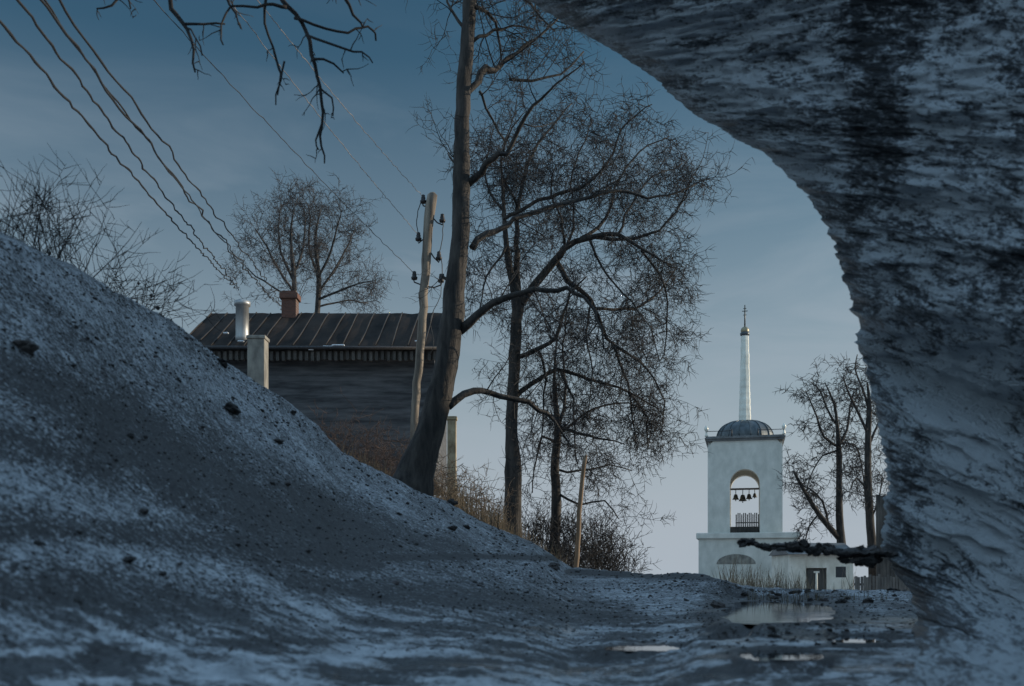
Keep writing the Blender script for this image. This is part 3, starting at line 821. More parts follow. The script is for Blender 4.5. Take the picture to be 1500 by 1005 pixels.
shrub("bare_shrub", "small sparse shrub at the very end of the snow bank crest, leaning over the edge", "bare shrubs along the snow bank crest", 5, 8.0, .75, .8, 9, 53, "twig", SH, zbase=P(5, 360, 8.0).z)
THK = [(4, .25, .8, .7, .25, dn(.2), .006), (5, .12, .4, .7, .3, dn(.1), .007)]
labs = [
    (520, 17.6, 1.3, 1.2, "brown thicket shrub in front of the dark house wall, farthest from the leaning trunk"),
    (560, 18.4, 1.2, 1.2, "brown thicket shrub in front of the house wall, half way to the utility pole"),
    (590, 21.5, 1.3, 1.0, "brown thicket shrub at the foot of the utility pole"),
    (540, 20.5, 1.2, 1.3, "sparse taller brush against the house wall, its twigs lit pale"),
    (640, 18.6, 1.0, 1.0, "tan brush right beside the foot of the leaning trunk"),
    (672, 21.0, 1.5, 1.2, "tallest sunlit tan brush, growing by the pale gatepost"),
    (700, 20.4, 1.25, 1.1, "rounded tan brush mid way between the leaning trunk and the spreading tree"),
    (724, 21.6, .95, .8, "low tan brush at the left foot of the spreading tree")]
for i, (px, Y, h, s_, lab) in enumerate(labs):
    shrub("thicket_shrub", lab, "thicket on the snow bank", px, Y, h, s_, 26, 60 + i, "twig_red" if px < 600 else "twig_tan", THK)
for i, (px, Y, h, lab) in enumerate([
    (795, 25.0, 1.69, "dark bush around the foot of the slender tree"),
    (838, 23.6, 1.43, "dark bush at the foot of the tan stake"),
    (872, 25.2, 2.08, "tall dark bush on the open side of the tan stake"),
    (905, 26.5, 1.62, "dark outermost bush, nearest the open sky beside the tower")]):
    shrub("dark_bush", lab, "dark bushes under the slender tree", px, Y, h, 1.2, 44, 80 + i, "twig", [(5, .3, .8, .5, .22, dn(.3), .007), (5, .12, .4, .6, .25, dn(.2), .008)])

# ------------------------------------------------------------------ dry grass and reeds
def blades(name, label, mat, spots, seed):
    rng = random.Random(seed); mb = MB()
    for (px, Y, n, sx_, sy_, h0, h1, wd) in spots:
        for _ in range(n):
            YY = Y + rng.gauss(0, sy_); x = (px + rng.uniform(-sx_, sx_) - 750) / FPX * YY
            z = ground_z(x, YY) - .03; h = rng.uniform(h0, h1)
            d = Vector((rng.gauss(0, .16), rng.gauss(0, .16), 1))
            q = stroll(rng, Vector((x, YY, z)), d, h, 4, .12, Vector((0, 0, -.1)))
            mb.tube(q, [wd, wd * .9, wd * .8, wd * .6, wd * .3], 3)
    o = mb.build(name, M[mat]); o["kind"] = "stuff"; o["label"] = label
blades("dry_grass", "dry brown grass behind the edge of the snow bank", "straw",
       [(530, 17.5, 260, 40, 1.2, .12, .45, .006), (690, 20.0, 700, 50, 1.2, .2, .75, .006), (745, 20.5, 300, 25, 1, .15, .5, .006), (800, 20.5, 220, 30, 1, .1, .35, .006)], 3)
blades("dry_reeds", "dry reeds and tall stems in front of the tower foot", "reed",
       [(1100, 46, 330, 42, 4, .9, 2.1, .016), (1160, 44, 160, 30, 4, .8, 1.7, .016), (1220, 44, 130, 40, 4, .5, 1.1, .016), (1200, 62, 120, 50, 3, 1.0, 2.4, .02), (1150, 12.5, 90, 55, .12, .06, .24, .004), (1250, 12.6, 40, 50, .15, .05, .16, .004)], 4)

# ------------------------------------------------------------------ bell tower
TY = 90.0
tb = P(1091, 0, TY); GZ = -.5
def zof(py, Y=TY): return CZ + (HOR - py) / FPX * Y
yaw = -math.atan2(tb.x, TY)
root = empty("bell_tower", (tb.x, TY, GZ), "white church bell tower with an open arch, dark dome and thin pale spire", "bell tower", None, yaw)
RT = Matrix.Translation((tb.x, TY, 0)) @ Matrix.Rotation(yaw, 4, 'Z')
def tw(mb): mb.v = [tuple(RT @ Vector(v)) for v in mb.v]; return mb
u = TY / FPX     # metres per photo column at the tower
z0, z1, z2, z3 = GZ - .3, zof(783), zof(652), zof(642)
W1, W2 = 136 * u, 103 * u
mb = MB(); mb.box((4 * u, 0, (z0 + z1 - .5) / 2), (W1, W1 * .9, z1 - .5 - z0)); tw(mb).build("lower_tier", M["plaster"], root, .04)
mb = MB(); mb.box((4 * u, 0, z1 - .25), (W1 + .4, W1 * .9 + .4, .5)); tw(mb).build("ledge", M["plaster"], root, .05)
mb = MB(); mb.box((4 * u, 0, GZ + .35), (W1 + .36, W1 * .9 + .36, 1.3)); tw(mb).build("plinth", M["plaster_warm"], root, .05)
# fan shaped niche in the lower tier
mb = MB(); n = 16; pts = []
zc = zof(827); rr = 27 * u
for i in range(n + 1):
    a = math.pi * i / n; pts.append((-12 * u + rr * math.cos(a), zc + rr * .52 * math.sin(a)))
yf = -W1 * .45 - .03
vs = [(x, yf, z) for x, z in pts] + [(x, yf + .3, z) for x, z in pts]
k = n + 1
fs = [tuple(range(k))[::-1], tuple(range(k, 2 * k))] + [(i, i + 1, i + 1 + k, i + k) for i in range(n)] + [(n, 0, k, n + k)]
mb.add(vs, fs); tw(mb).build("lunette", M["grey_plaster"], root)
# belfry: four walls with arches
def arch_wall(mb, half, zb, zt, aw, zs, th, rot):
    """one wall in the XZ plane at y=-half, arch of half width aw springing at zs"""
    n = 14; arc = [(aw, zb), (aw, zs)] + [(aw * math.cos(math.pi * i / n), zs + aw * math.sin(math.pi * i / n)) for i in range(1, n)] + [(-aw, zs), (-aw, zb)]
    outer = []
    for (x, z) in arc:
        if z <= zs + 1e-6: outer.append((half if x > 0 else -half, z))
        else:
            t = math.atan2(z - zs, x)
            if t < math.pi / 4: outer.append((half, lerp(zs, zt, t / (math.pi / 4))))
            elif t > 3 * math.pi / 4: outer.append((-half, lerp(zs, zt, (math.pi - t) / (math.pi / 4))))
            else: outer.append((half * (math.pi / 2 - t) / (math.pi / 4), zt))
    k = len(arc); vs = []
    for y in (-half, -half + th):
        vs += [(x, y, z) for x, z in arc] + [(x, y, z) for x, z in outer]
    fs = []
    for i in range(k - 1):
        fs.append((i, k + i, k + i + 1, i + 1))
        fs.append((2 * k + i, 2 * k + i + 1, 3 * k + i + 1, 3 * k + i))
        fs.append((i, i + 1, 2 * k + i + 1, 2 * k + i))
        fs.append((k + i, 3 * k + i, 3 * k + i + 1, k + i + 1))
    m_ = Matrix.Rotation(rot, 3, 'Z')
    mb.add([m_ @ Vector(v) for v in vs], fs)
h2 = W2 / 2; aw = 20.5 * u; zs = zof(713)
for rot in (0, math.pi):
    mb = MB(); arch_wall(mb, h2, z1, z2, aw, zs, 1.1, rot); tw(mb).build("arch_wall", M["plaster"], root)
for rot in (math.pi / 2, -math.pi / 2):
    mb = MB(); arch_wall(mb, h2 - .004, z1, z2, aw, zs, 1.1, rot); tw(mb).build("arch_wall", M["plaster"], root)
mb = MB(); mb.box((0, 0, z2 - .3), (W2 - 2.2, W2 - 2.2, .3)); tw(mb).build("ceiling", M["plaster_warm"], root)
mb = MB()
mb.box((0, 0, z2 + .09), (W2 + .3, W2 + .3, .18)); mb.box((0, 0, z2 + .245), (W2 + .5, W2 + .5, .15)); mb.box((0, 0, z2 + .36), (W2 + .3, W2 + .3, .1))
tw(mb).build("cornice", M["roof_grey"], root, .02)
for i in range(4):
    a = math.pi / 4 + i * math.pi / 2
    mb = MB(); mb.lathe([(.05, 0), (.16, .05), (.1, .2), (.07, .45), (.14, .55), (.19, .7), (.14, .85), (.03, 1.0)], (math.sqrt(2) * math.cos(a) * (h2 + .12), math.sqrt(2) * math.sin(a) * (h2 + .12), z2 + .38), 10)
    tw(mb).build("finial", M["spire_metal"], root)
for xx in (-1, 1):
    mb = MB(); mb.tube([(xx * h2 * .35, -h2 - .18, z2 + .4), (xx * h2 * .35, -h2 - .18, z2 + 1.0)], [.05, .04], 6)
    mb.tube([(xx * (h2 + .1), -h2 - .18, z2 + .85), (xx * h2 * .35, -h2 - .18, z2 + .85)], [.03, .03], 5); tw(mb).build("railing", M["dark_iron"], root)
zd = z2 + .41; dr = 41 * u; dh = zof(617) - zd
mb = MB()
prof = [(dr * 1.02, 0), (dr, .12)] + [(dr * math.cos(t) ** .72, .12 + (dh - .12) * math.sin(t)) for t in [math.pi / 2 * i / 12 for i in range(1, 12)]] + [(.5, dh)]
mb.lathe(prof, (0, 0, zd), 16, False, math.pi / 16); tw(mb).build("dome", M["dome_metal"], root)
for i in range(16):
    a = 2 * math.pi * i / 16 + math.pi / 16
    mb = MB(); mb.tube([((r + .03) * math.cos(a), (r + .03) * math.sin(a), zd + z) for r, z in prof[1:]], [.045] * (len(prof) - 1), 4); tw(mb).build("dome_rib", M["dome_metal"], root)
zsb, zst = zof(623), zof(492); mb = MB(); prof = []
for i in range(40):
    t = i / 39; r = lerp(9.4, 5.6, t ** .8) * u
    prof.append((r * (1 + .025 * math.sin(i * 1.9)), zsb + (zst - zsb) * t))
vs = []; n = 8; 
mb.lathe([(.62, zsb - .1)] + prof, (0, 0, 0), n, False, .2)
mb.v = [(x + .05 * mnoise.noise(Vector((z * 1.1, 3, 0))), y, z) for x, y, z in mb.v]
tw(mb).build("spire", M["spire_metal"], root)
mb = MB(); mb.lathe([(.3, zst - .05), (.42, zst + .05), (.42, zst + .25), (.3, zst + .35), (.14, zst + .5), (.12, zst + .7)], (0, 0, 0), 12); tw(mb).build("collar", M["dome_metal"], root)
zo = zof(484.5); mb = MB(); mb.lathe([(.05, zo - .4)] + [(.37 * math.sin(math.pi * i / 10), zo - .37 * math.cos(math.pi * i / 10)) for i in range(1, 10)] + [(.05, zo + .4)], (0, 0, 0), 14); tw(mb).build("orb", M["gold"], root)
zt = zof(447); mb = MB()
mb.tube([(0, 0, zo + .3), (0, 0, zt)], [.07, .045], 6); mb.box((0, 0, zt - .55), (.5, .05, .06)); mb.box((0, 0, zt - .32), (.28, .05, .05)); mb.box((0, 0, zt - .9), (.3, .05, .05))
tw(mb).build("cross", M["bronze"], root)
zb_ = zof(718)
mb = MB(); mb.box((0, 0, zb_ + .1), (W2 - 1.6, .16, .16)); tw(mb).build("bell_beam", M["wood_dark"], root)
for (bx, s_) in ((-13, .42), (-3, .5), (6, .4), (14, .32)):
    mb = MB(); zt_ = zb_ - .1 - s_ * .6
    mb.tube([(bx * u, 0, zb_ + .05), (bx * u, 0, zt_)], [.035, .035], 5)
    mb.lathe([(.02, 0), (s_ * .3, -.03), (s_ * .42, -s_ * .35), (s_ * .5, -s_ * .8), (s_ * .75, -s_ * 1.15), (s_ * .7, -s_ * 1.18), (.02, -s_ * 1.0)], (bx * u, 0, zt_), 12)
    mb.tube([(bx * u, 0, zt_ - s_), (bx * u, 0, zt_ - s_ * 1.5)], [.03, .05], 5)
    tw(mb).build("bell", M["bronze"], root)
mb = MB(); zr = zof(757)
for i in range(13):
    x = lerp(-12, 19, i / 12) * u; mb.box((x, -h2 + .9, (z1 + zr) / 2 + .1), (.1, .06, zr - z1 + .2 - .25 * (i % 3 == 0)))
mb.box((3.5 * u, -h2 + .98, z1 + .95), (33 * u, .06, .09)); mb.box((0, -h2 + .98, z1 + .3), (41 * u, .06, .6)); tw(mb).build("parapet_railing", M["wood_dark"], root)
mb = MB(); mb.box((0, 0, z1 + .02), (W2 - 2.3, W2 - 2.3, .12)); tw(mb).build("belfry_deck", M["wood_dark"], root)

# ------------------------------------------------------------------ white outbuilding, fences, shed
OY = 60.0
def X(px, Y): return (px - 750) / FPX * Y
root = empty("white_outbuilding", (X(1203, OY), OY, GZ), "low warm white outbuilding with dark openings below the clod covered ledge", "building")
zt = zof(812, OY); zb = GZ - .3
def facade(px0, px1, za, zb_, mat, nm, proud=0.0, th=.3):
    mb = MB(); a, b = X(px0, OY), X(px1, OY)
    mb.box(((a + b) / 2, OY + th / 2 - proud, (za + zb_) / 2), (b - a, th, zb_ - za)); return mb.build(nm, mat, root, .01)
facade(1156, 1181, zb, zt, M["plaster_warm"], "wall"); facade(1211, 1250, zb, zt, M["plaster_warm"], "wall")
facade(1181, 1211, zof(832, OY), zt, M["plaster_warm"], "wall", -.003)
facade(1182, 1210, zb, zof(833, OY), M["wood_dark"], "door", -.12)
facade(1224, 1239, zof(846, OY), zof(830, OY), M["glassdark"], "window", .004, .1)
mb = MB(); a, b = X(1153, OY), X(1253, OY); zr = zt + .75
vs = [(a, OY - .4, zt), (b, OY - .4, zt), (b, OY + 4.4, zt), (a, OY + 4.4, zt), (a, OY + 2, zr), (b, OY + 2, zr)]
mb.add(vs, [(0, 1, 5, 4), (2, 3, 4, 5), (0, 4, 3), (1, 2, 5), (0, 3, 2, 1)]); mb.build("roof", M["roof_grey"], root)
mb = MB(); mb.box(((X(1157, OY) + X(1249, OY)) / 2, OY + 2.3, (zb + zt) / 2), (X(1249, OY) - X(1157, OY) - .02, 3.9, zt - zb - .03)); mb.build("body", M["plaster_warm"], root)
root = empty("clothes_post", (X(1196, 57), 57, GZ), "thin pale post in front of the dark doorway of the white outbuilding", "post")
mb = MB(); mb.tube([(X(1196, 57), 57, GZ - .2), (X(1196, 57), 57, zof(838, 57))], [.07, .06], 8); mb.build("shaft", M["plaster_warm"], root)
mb = MB(); mb.box((X(1196, 57), 57, zof(838, 57)), (.3, .1, .1)); mb.build("crossbar", M["plaster_warm"], root)

def picket(name, label, x0, x1, Y, zb, zt, mat, n, seed):
    rng = random.Random(seed); root = empty(name, (x0, Y, zb), label, "fence"); mb = MB(); wd = (x1 - x0) / n
    for i in range(n):
        h = zt - zb - rng.uniform(0, .12); x = x0 + wd * (i + .5)
        mb.box((x + rng.gauss(0, .01), Y, zb + h / 2), (wd * .78, .03, h))
    mb.build("pickets" if False else "picket_panel", M[mat], root)
    for zz in (.25, .78):
        r = MB(); r.box(((x0 + x1) / 2, Y + .04, lerp(zb, zt, zz)), (x1 - x0, .05, .08)); r.build("rail", M["wood_dark"], root)
    return root
picket("picket_fence", "dark picket fence beside the white outbuilding, at the foot of the earth bank", X(1252, 36), X(1345, 36), 36, ground_z(X(1290, 36), 36) - .3, zof(841, 36), "wood_grey", 22, 5)
SY = 62.0
root = empty("plank_fence", (X(1320, SY), SY, GZ), "tall dark plank fence half hidden by the rim of the earth bank", "fence")
mb = MB(); rng = random.Random(9); x = X(1283, SY); x1 = X(1400, SY)
while x < x1:
    wd = rng.uniform(.16, .24); h = zof(724, SY) - GZ + .3 + rng.uniform(-.08, .08)
    mb.box((x + wd / 2, SY, GZ - .3 + h / 2), (wd - .015, .05 + rng.uniform(0, .02), h)); x += wd
mb.build("plank_panel", M["wood_dark"], root)
mb = MB(); mb.box(((X(1284, SY) + x1) / 2, SY + .07, zof(735, SY)), (x1 - X(1284, SY), .08, .14)); mb.build("rail", M["wood_grey"], root)

# ------------------------------------------------------------------ the old house
HY = 33.0
hx0, hx1 = X(262, HY), X(646, HY)
zg = 4.3; ze = zof(508, HY); RY = HY + 3.6; zr = zof(459, RY)
root = empty("old_house", ((hx0 + hx1) / 2, HY + .5, zg), "long dark old house with a seamed metal roof behind the snow bank", "house")
mb = MB(); mb.box(((hx0 + hx1) / 2, HY + 3.6, (zg - .5 + ze) / 2), (hx1 - hx0 - .5, 6.3, ze - zg + .5 - .1))
mb.build("wall", M["logs"], root)
mb = MB(); th = .1
def roof_z(x, t): return lerp(ze, zr, t) + .07 * mnoise.noise(Vector((x * .9, t * 2, 3))) + .03 * mnoise.noise(Vector((x * 3.1, t * 5, 7)))
nx_, nt_ = 60, 10
for (ya, yb) in ((HY - .1, RY), (RY + 3.7, RY)):
    vs = []
    for a in range(nx_ + 1):
        x = lerp(hx0, hx1, a / nx_)
        for b in range(nt_ + 1):
            t = b / nt_; y0 = lerp(ya, yb, t) + (.05 * mnoise.noise(Vector((x * 2.3, 1, 1))) if b == 0 else 0)
            z = roof_z(x, t); vs += [(x, y0, z), (x, y0, z - th)]
    k = 2 * (nt_ + 1); fs = []
    for a in range(nx_):
        for b in range(nt_):
            q = a * k + 2 * b; fs += [(q, q + k, q + k + 2, q + 2), (q + 1, q + 3, q + k + 3, q + k + 1)]
        q = a * k; fs.append((q, q + 1, q + k + 1, q + k))
    for a in (0, nx_):
        for b in range(nt_): q = a * k + 2 * b; fs.append((q, q + 2, q + 3, q + 1))
    mb.add(vs, fs)
rf = mb.build("roof", M["roof"], root)
for i in range(17):
    x = lerp(hx0, hx1, i / 16) ; mb = MB(); mb.tube([(x + .05 * math.sin(i * 2.3) * t, lerp(HY - .1, RY, t), roof_z(x, t) + .025) for t in (0, .2, .4, .6, .8, 1)], [.022] * 6, 4); s_ = mb.build("roof_seam", M["seam"], rf)
mb = MB(); rng = random.Random(4)
for i in range(46):
    x = lerp(hx0, hx1, i / 45); mb.box((x, HY + .02, ze - .28 - rng.uniform(0, .05)), (.1, .16, .3))
mb.box(((hx0 + hx1) / 2, HY + .12, ze - .22), (hx1 - hx0, .14, .34)); mb.build("eave_board", M["wood_dark"], root)
mb = MB(); mb.tube([(hx0 - .05, HY - .16, ze - .06), (hx1 + .05, HY - .16, ze - .08)], [.06, .06], 8); mb.build("gutter", M["dark_iron"], root)
mb = MB()
for sgn, x in ((0, hx0 + .27), (1, hx1 - .27)):
    vs = [(x - .02, HY + .5, ze - .12), (x - .02, RY, zr - .14), (x - .02, RY + 3.1, ze - .12), (x + .02, HY + .5, ze - .12), (x + .02, RY, zr - .14), (x + .02, RY + 3.1, ze - .12)]
    mb.add(vs, [(0, 1, 2), (5, 4, 3), (0, 3, 4, 1), (1, 4, 5, 2), (2, 5, 3, 0)])
mb.build("gable", M["logs"], root)
bx = X(427, RY); mb = MB(); zt = zof(434, RY)
mb.box((bx, RY - .2, (zr - .8 + zt - .2) / 2), (.52, .5, zt - .2 - zr + .8)); mb.box((bx, RY - .2, zt - .1), (.66, .62, .2)); mb.box((bx, RY - .2, zt + .04), (.52, .5, .08)); mb.build("brick_chimney", M["brick"], root)
fx = X(355, HY + .6); mb = MB(); zt = zof(442, HY + .6); zb = zof(498, HY + .6)
mb.lathe([(.24, zb - .1), (.225, zb + .1), (.215, zt - .15), (.27, zt - .14), (.27, zt), (.2, zt + .01), (.19, zt - .1)], (fx, HY + .6, 0), 18); fl = mb.build("flue_pipe", M["zinc"], root)
rng = random.Random(8); mb = MB()
for (px, py, L) in ((372, 496, .5), (352, 500, .3), (480, 508, .5), (495, 506, .6), (455, 512, .25), (330, 488, .25), (612, 500, .3)):
    p = P(px, py, HY - .2); mb = MB(); mb.box((p.x, HY - .12, p.z + (0.02)), (L * .7, .12, .05)); mb.build("snow_patch", M["snow"], root, .03)

# pale gatepost / pillar in front of the house, and the one behind the leaning trunk
def pillar(name, label, px, Y, pxw, ytop, cap, mat):
    x = X(px, Y); z = ground_z(x, Y); root = empty(name, (x, Y, z), label, "pillar"); w_ = pxw / FPX * Y; zt = zof(ytop, Y)
    mb = MB(); mb.box((x, Y, (z - .3 + zt) / 2), (w_, w_, zt - z + .3)); mb.build("shaft", M[mat], root, .02)
    mb = MB(); mb.box((x, Y, zt + .05), (w_ * cap, w_ * cap, .1)); mb.build("cap", M[mat], root, .02)
pillar("masonry_pillar", "square pale masonry pillar in front of the house eave, one edge in sun", 378, 29, 25, 499, 1.12, "grey_plaster")
pillar("gatepost", "sunlit yellowish gatepost just behind the leaning trunk", 662, 27, 13, 616, 1.2, "ochre")
# ------------------------------------------------------------------ utility pole
PY = 26.0
rng = random.Random(2)
pl = [(605, 650), (608, 610), (612, 560), (617, 500), (620, 450), (624, 400), (626, 360), (629, 320), (633, 286)]
pts, rs = limb_pts(rng, [(x, y, lerp(11, 15, i / 8)) for i, (x, y) in enumerate(pl)], PY, 0, .012)
z = ground_z(pts[0].x, PY); pts = [Vector((pts[0].x - .03, PY, min(z - .3, pts[0].z - .3)))] + pts; rs = [rs[0] * 1.05] + rs
root = empty("utility_pole", (pts[0].x, PY, z), "weathered wooden utility pole with hooked insulators, in front of the house", "utility pole")
mb = MB(); mb.tube(pts + [pts[-1] + Vector((0, 0, .07))], rs + [rs[-1] * .45], 12, True, .2); mb.build("shaft", M["polewood"], root)
INS = [(620, 292, 631, 300), (613, 347, 627, 340), (607, 404, 624, 415), (648, 320, 633, 318), (643, 375, 628, 365), (646, 408, 626, 420)]
ins_pts = []
for (ix, iy, ax, ay) in INS:
    a = P(ax, ay, PY); b = P(ix, iy, PY); lo = b - Vector((0, 0, .12)); s_ = -1 if ix < ax else 1
    mb = MB(); mb.tube([a, a.lerp(lo, .5) - Vector((0, 0, .07)), lo - Vector((0, 0, .05)), lo + Vector((s_ * .02, 0, .02)), b], [.018] * 5, 6); hk = mb.build("hook", M["dark_iron"], root)
    mb = MB(); mb.lathe([(.03, -.1), (.075, -.1), (.085, -.04), (.055, -.02), (.06, .03), (.045, .07), (.05, .1), (.02, .12)], b, 12); mb.build("insulator", M["dark_iron"], hk)
    ins_pts.append(b + Vector((0, 0, .06)))
for k_, (a, b, sag) in enumerate([(0, 1, .25), (3, 4, .12), (4, 5, .12)]):
    p, q = ins_pts[a], ins_pts[b]; mb = MB()
    mb.tube([p.lerp(q, t / 8) + Vector((math.sin(t / 8 * math.pi) * (-.1 if a == 0 else .06), 0, 0)) + Vector((rng.gauss(0, .008), 0, 0)) for t in range(9)], [.012] * 9, 5); mb.build("jumper_cable", M["cable"], root)
mb = MB(); p0 = P(644, 410, PY - .12); p1 = P(628, 520, PY - .12)
mb.tube([p0.lerp(p1, t / 10) + Vector((.09 * math.sin(t * .9), 0, 0)) for t in range(11)], [.01] * 11, 5); mb.build("down_lead", M["cable"], root)

# ------------------------------------------------------------------ power lines
def wire(label, group, pA, pB, sag, r, wob, seed, mat="cable", n=120, name="power_line"):
    rng = random.Random(seed); mb = MB(); pts = []; rs_ = []
    for i in range(n + 1):
        t = i / n; p = pA.lerp(pB, t); p = p - Vector((0, 0, sag * 4 * t * (1 - t)))
        s_ = p.y / 10.0
        p += Vector((1, 0, .5)) * (wob * s_ * (mnoise.noise(Vector((t * 42, seed * 3.1, 0))) + .5 * mnoise.noise(Vector((t * 110, seed, 4)))))
        pts.append(p); rs_.append(r * (1 + .35 * mnoise.noise(Vector((t * 60, seed, 9)))))
    mb.tube(pts, rs_, 6); o = mb.build(name, M[mat]); return tag(o, label, "wire", group)
G = "power lines over the house"
wire("lowest thick kinked cable running down to the pale flue pipe", G, P(-60, -40, 9), P(350, 425, 33), .12, .0155, .035, 1)
wire("second thick kinked cable, just above the lowest one and joining it half way down", G, P(-20, -62, 9.4), P(349, 422, 33), .05, .0155, .035, 2)
wire("thick kinked cable of the upper pair, on its underside, ending behind the house roof", G, P(15, -62, 9), P(432, 470, 52), .3, .0155, .04, 3)
wire("uppermost thick kinked cable, ending behind the house roof", G, P(50, -52, 9.5), P(440, 470, 53), .2, .015, .04, 4)
wire("thick kinked cable threaded between the upper pair, crossing toward the roadside trees", G, P(24, -58, 9.2), P(436, 468, 52), .45, .012, .04, 6)
wire("thin faint bare wire reaching the topmost insulator of the utility pole", "thin bare wires to the utility pole", P(330, -60, 14), ins_pts[0], .1, .007, .012, 11, "cable_pale", name="bare_wire")
wire("thin faint bare wire reaching the middle insulator of the utility pole", "thin bare wires to the utility pole", P(290, -60, 14), ins_pts[1], .1, .007, .012, 12, "cable_pale", name="bare_wire")
wire("thin dark bare wire reaching the lowest insulator of the utility pole", "thin bare wires to the utility pole", P(170, -60, 14), ins_pts[2], .1, .007, .012, 13, "cable", name="bare_wire")

# ------------------------------------------------------------------ tan stake
root = empty("tan_stake", (X(845, 22), 22, ground_z(X(845, 22), 22)), "thin tan wooden stake leaning in the dark bushes", "stake")
mb = MB(); q, rs = limb_pts(random.Random(3), [(842, 840, 7.5), (848, 770, 7), (852, 715, 6.5), (857, 670, 5.5)], 22, 0, .01); q, rs = ground_trunk(q, rs, 1)
mb.tube(q, rs, 8, True, .1); mb.build("shaft", M["tan_wood"], root)
mb = MB(); mb.tube([q[-1] - Vector((.0, 0, .01)), q[-1] + Vector((.02, 0, .05))], [rs[-1] * 1.02, .012], 8); mb.build("tip", M["tan_wood"], root)

# ------------------------------------------------------------------ ledge of frozen earth with clods
def lump(n_sub, seed, amp=.6):
    bm = bmesh.new(); bmesh.ops.create_icosphere(bm, subdivisions=n_sub, radius=1)
    for v in bm.verts:
        d = mnoise.fractal(v.co * 1.3 + Vector((seed * 7.3, seed, 0)), 1.0, 2.0, 4) * amp + mnoise.noise(v.co * 4.5 + Vector((seed, 0, seed))) * amp * .4
        v.co *= 1 + d; v.co.z *= .72
    me = bpy.data.meshes.new("mud_clod"); bm.to_mesh(me); bm.free(); me.materials.append(M["clod_each"])
    return me
LUMPS = [lump(3, s) for s in range(7)]
LEDGE = [(1078, 795, 5), (1120, 800, 9), (1170, 803, 12), (1205, 806, 14), (1240, 810, 17), (1290, 811, 17), (1330, 811, 18), (1380, 812, 20)]
LY = 7.45
def build_ledge():
    n = 150; k = 30; vs = []; fs = []
    for i in range(n):
        px = lerp(1100, 1380, i / (n - 1)); py, hh = interp([(a, b, c) for a, b, c in LEDGE], px)
        hh *= .34 * (1 + .8 * mnoise.noise(Vector((px * .06, 3, 1)))); py += 5 * mnoise.noise(Vector((px * .045, 8, 1)))
        for j in range(k):
            a = 2 * math.pi * j / k
            q = P(px, py - hh * math.sin(a) * .8, LY) + Vector((0, math.cos(a) * lerp(.05, .2, i / n), 0))
            d = mnoise.fractal(q * 9, 1.0, 2.0, 4) * .02 + abs(mnoise.noise(q * 26)) * .02
            vs.append(q + Vector((d * .5, d, d)))
    for i in range(n - 1):
        for j in range(k):
            a, b = i * k + j, i * k + (j + 1) % k; fs.append((a, b, b + k, a + k))
    fs.append(tuple(range(k))); fs.append(tuple(range((n - 1) * k, n * k))[::-1])
    mb = MB(); mb.add(vs, fs, False); o = mb.build("earth_ledge", M["clod"]); o["kind"] = "structure"
    o["label"] = "narrow ledge of frozen earth jutting from the bank in front of the tower foot"
build_ledge()
def clod(p, s, label, group, rng):
    o = bpy.data.objects.new("mud_clod", rng.choice(LUMPS)); COL.objects.link(o)
    o.location = p; o.scale = (s * rng.uniform(.8, 1.4), s * rng.uniform(.8, 1.2), s * rng.uniform(.6, 1.0)); o.rotation_euler = (rng.uniform(-.4, .4), rng.uniform(-.4, .4), rng.uniform(0, 6.28))
    return tag(o, label, "clod", group)
rng = random.Random(12)
for i in range(84):
    px = rng.uniform(1084, 1300); py, hh = interp([(a, b, c) for a, b, c in LEDGE], px)
    py += 5 * mnoise.noise(Vector((px * .045, 8, 1)))
    s_ = rng.uniform(3.0, 9.5) * lerp(.55, 1.15, (px - 1080) / 220) / FPX * LY
    off = rng.uniform(-.5, .5) * hh
    if px > 1200 and rng.random() < .3: off = rng.uniform(.4, .85) * hh
    clod(P(px, py + off, LY) + Vector((0, rng.uniform(-.12, .08), 0)), s_, "dark frozen clod crusted onto the narrow earth ledge before the tower", "clods on the earth ledge", rng)
clod(P(1090, 794, LY), .05, "reddish brown clod at the thin tip of the earth ledge", None, rng)
# larger lone clods
for (px, py, s_, lab) in [(1162, 871, .055, "biggest dark clod on the snowy strip behind the long puddle"), (1232, 884, .06, "dark clod on the wet ground at the end of the long puddle"),
                          (1272, 884, .055, "dark clod between the long puddle and the earth bank"), (1052, 890, .06, "dark clod on the snow at the near tip of the long puddle")]:
    p = hit(px, py); clod(p + Vector((0, 0, s_ * .3)), s_, lab, None, rng)
for (px, py, s_, lab) in [(340, 601, .085, "largest mud clod high on the snowy slope"), (325, 527, .05, "clod just below the crest of the snow bank near the pillar"),
                          (38, 507, .06, "lone dark clod on the upper slope under the tall bare shrub"), (408, 648, .045, "clod on the slope below the house wall"),
                          (662, 697, .075, "clod at the bank edge just right of the leaning trunk's foot") , (662, 771, .06, "clod beside two others on the bank below the spreading tree"),
                          (683, 768, .06, "clod nearest the spreading tree of the three on the bank edge"), (188, 817, .03, "dark clod on the pale snowy rim low on the bank"),
                          (812, 831, .1, "dark broken clod at the tip of the bank beside the open sky")]:
    p = hit(px, py + 4); clod(p + Vector((0, 0, s_ * .35)), s_, lab, None, rng)
def in_bank(px, py):
    cy, Yc, ex = interp(CREST, px); return py > cy + 8
n = 0
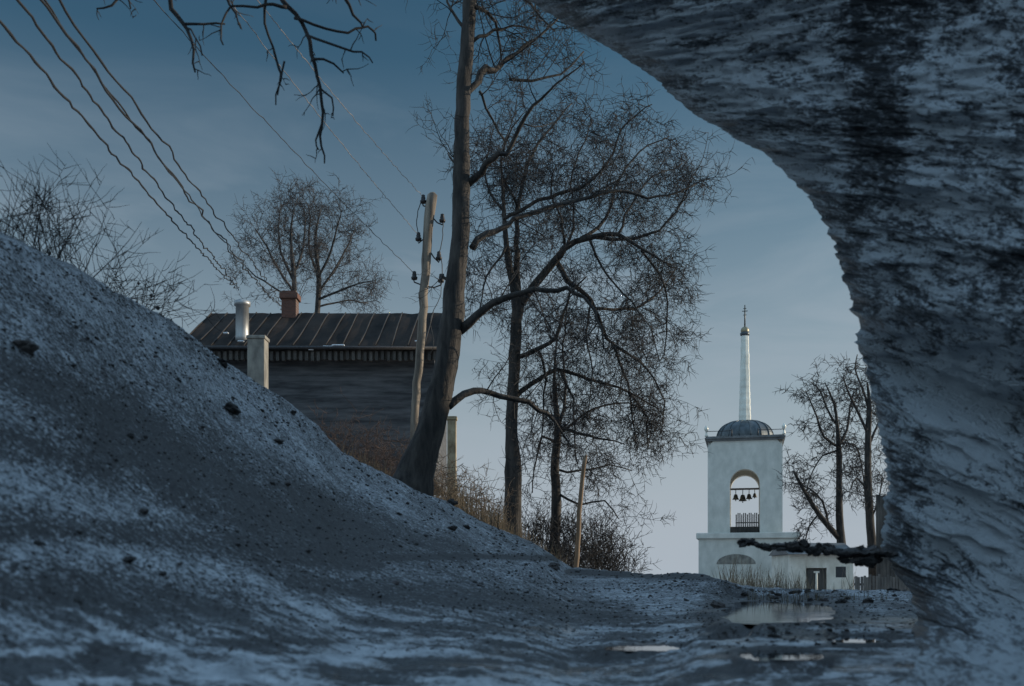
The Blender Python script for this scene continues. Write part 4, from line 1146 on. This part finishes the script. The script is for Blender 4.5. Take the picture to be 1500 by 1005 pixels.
while n < 138:
    px = rng.uniform(0, 1060); py = rng.uniform(420, 900)
    if not in_bank(px, py): continue
    if py > 830 and rng.random() < .5: continue
    p = hit(px, py); s_ = rng.uniform(1.3, 3.8) * (1.0 if rng.random() < .85 else 1.8) / FPX * p.y
    clod(p + Vector((0, 0, s_ * .1)), s_, "small dark mud clod scattered on the snow dusted bank", "small clods on the snow bank", rng); n += 1
n = 0
while n < 58:
    px = rng.uniform(1075, 1330); py = rng.choice((rng.uniform(864, 882), rng.uniform(914, 948)))
    p = hit(px, py)
    if any(d < 1.05 for _, d in pud_mask(p.x, p.y)): continue
    s_ = rng.uniform(1.5, 4.5) / FPX * p.y
    clod(p + Vector((0, 0, s_ * .25)), s_, "small dark mud clod on the wet snowy ground around the puddles", "small clods around the puddles", rng); n += 1
# fine gravel lying over the bank and the wet ground: nobody could count it
rng = random.Random(31); mb = MB()
PEB = []
for k in range(6):
    bm = bmesh.new(); bmesh.ops.create_icosphere(bm, subdivisions=1, radius=1)
    vs = [v.co * (1 + .35 * mnoise.noise(v.co * 2 + Vector((k * 5, 0, 0)))) for v in bm.verts]; fs = [[v.index for v in f.verts] for f in bm.faces]; bm.free(); PEB.append((vs, fs))
n = 0
while n < 7000:
    px = rng.uniform(-20, 1340); py = rng.uniform(340, 960)
    cy = interp(CREST, px)[0]
    if py < cy + 1: continue
    if rng.random() > .35 + .65 * sstep(640, 800, px) * (1 - sstep(840, 1000, py)) + (.5 if py < cy + 14 else 0): continue
    p = hit(px, py)
    if px > 480 and any(d < 1.0 for _, d in pud_mask(p.x, p.y)): continue
    s_ = rng.uniform(.5, 2.0) / FPX * p.y * (1.0 if rng.random() < .9 else 1.6)
    vs, fs = rng.choice(PEB); a = rng.uniform(0, 6.28); ca, sa = math.cos(a), math.sin(a); k1, k2 = rng.uniform(.8, 1.5), rng.uniform(.5, .9)
    mb.add([p + Vector(((v.x * ca - v.y * sa) * k1, v.x * sa + v.y * ca, v.z * k2 + .2)) * s_ for v in vs], fs, True); n += 1
o = mb.build("gravel", M["gravel"]); o["kind"] = "stuff"; o["label"] = "fine dark gravel peppering the snow dusted bank"
print("script time", time.time() - T0)
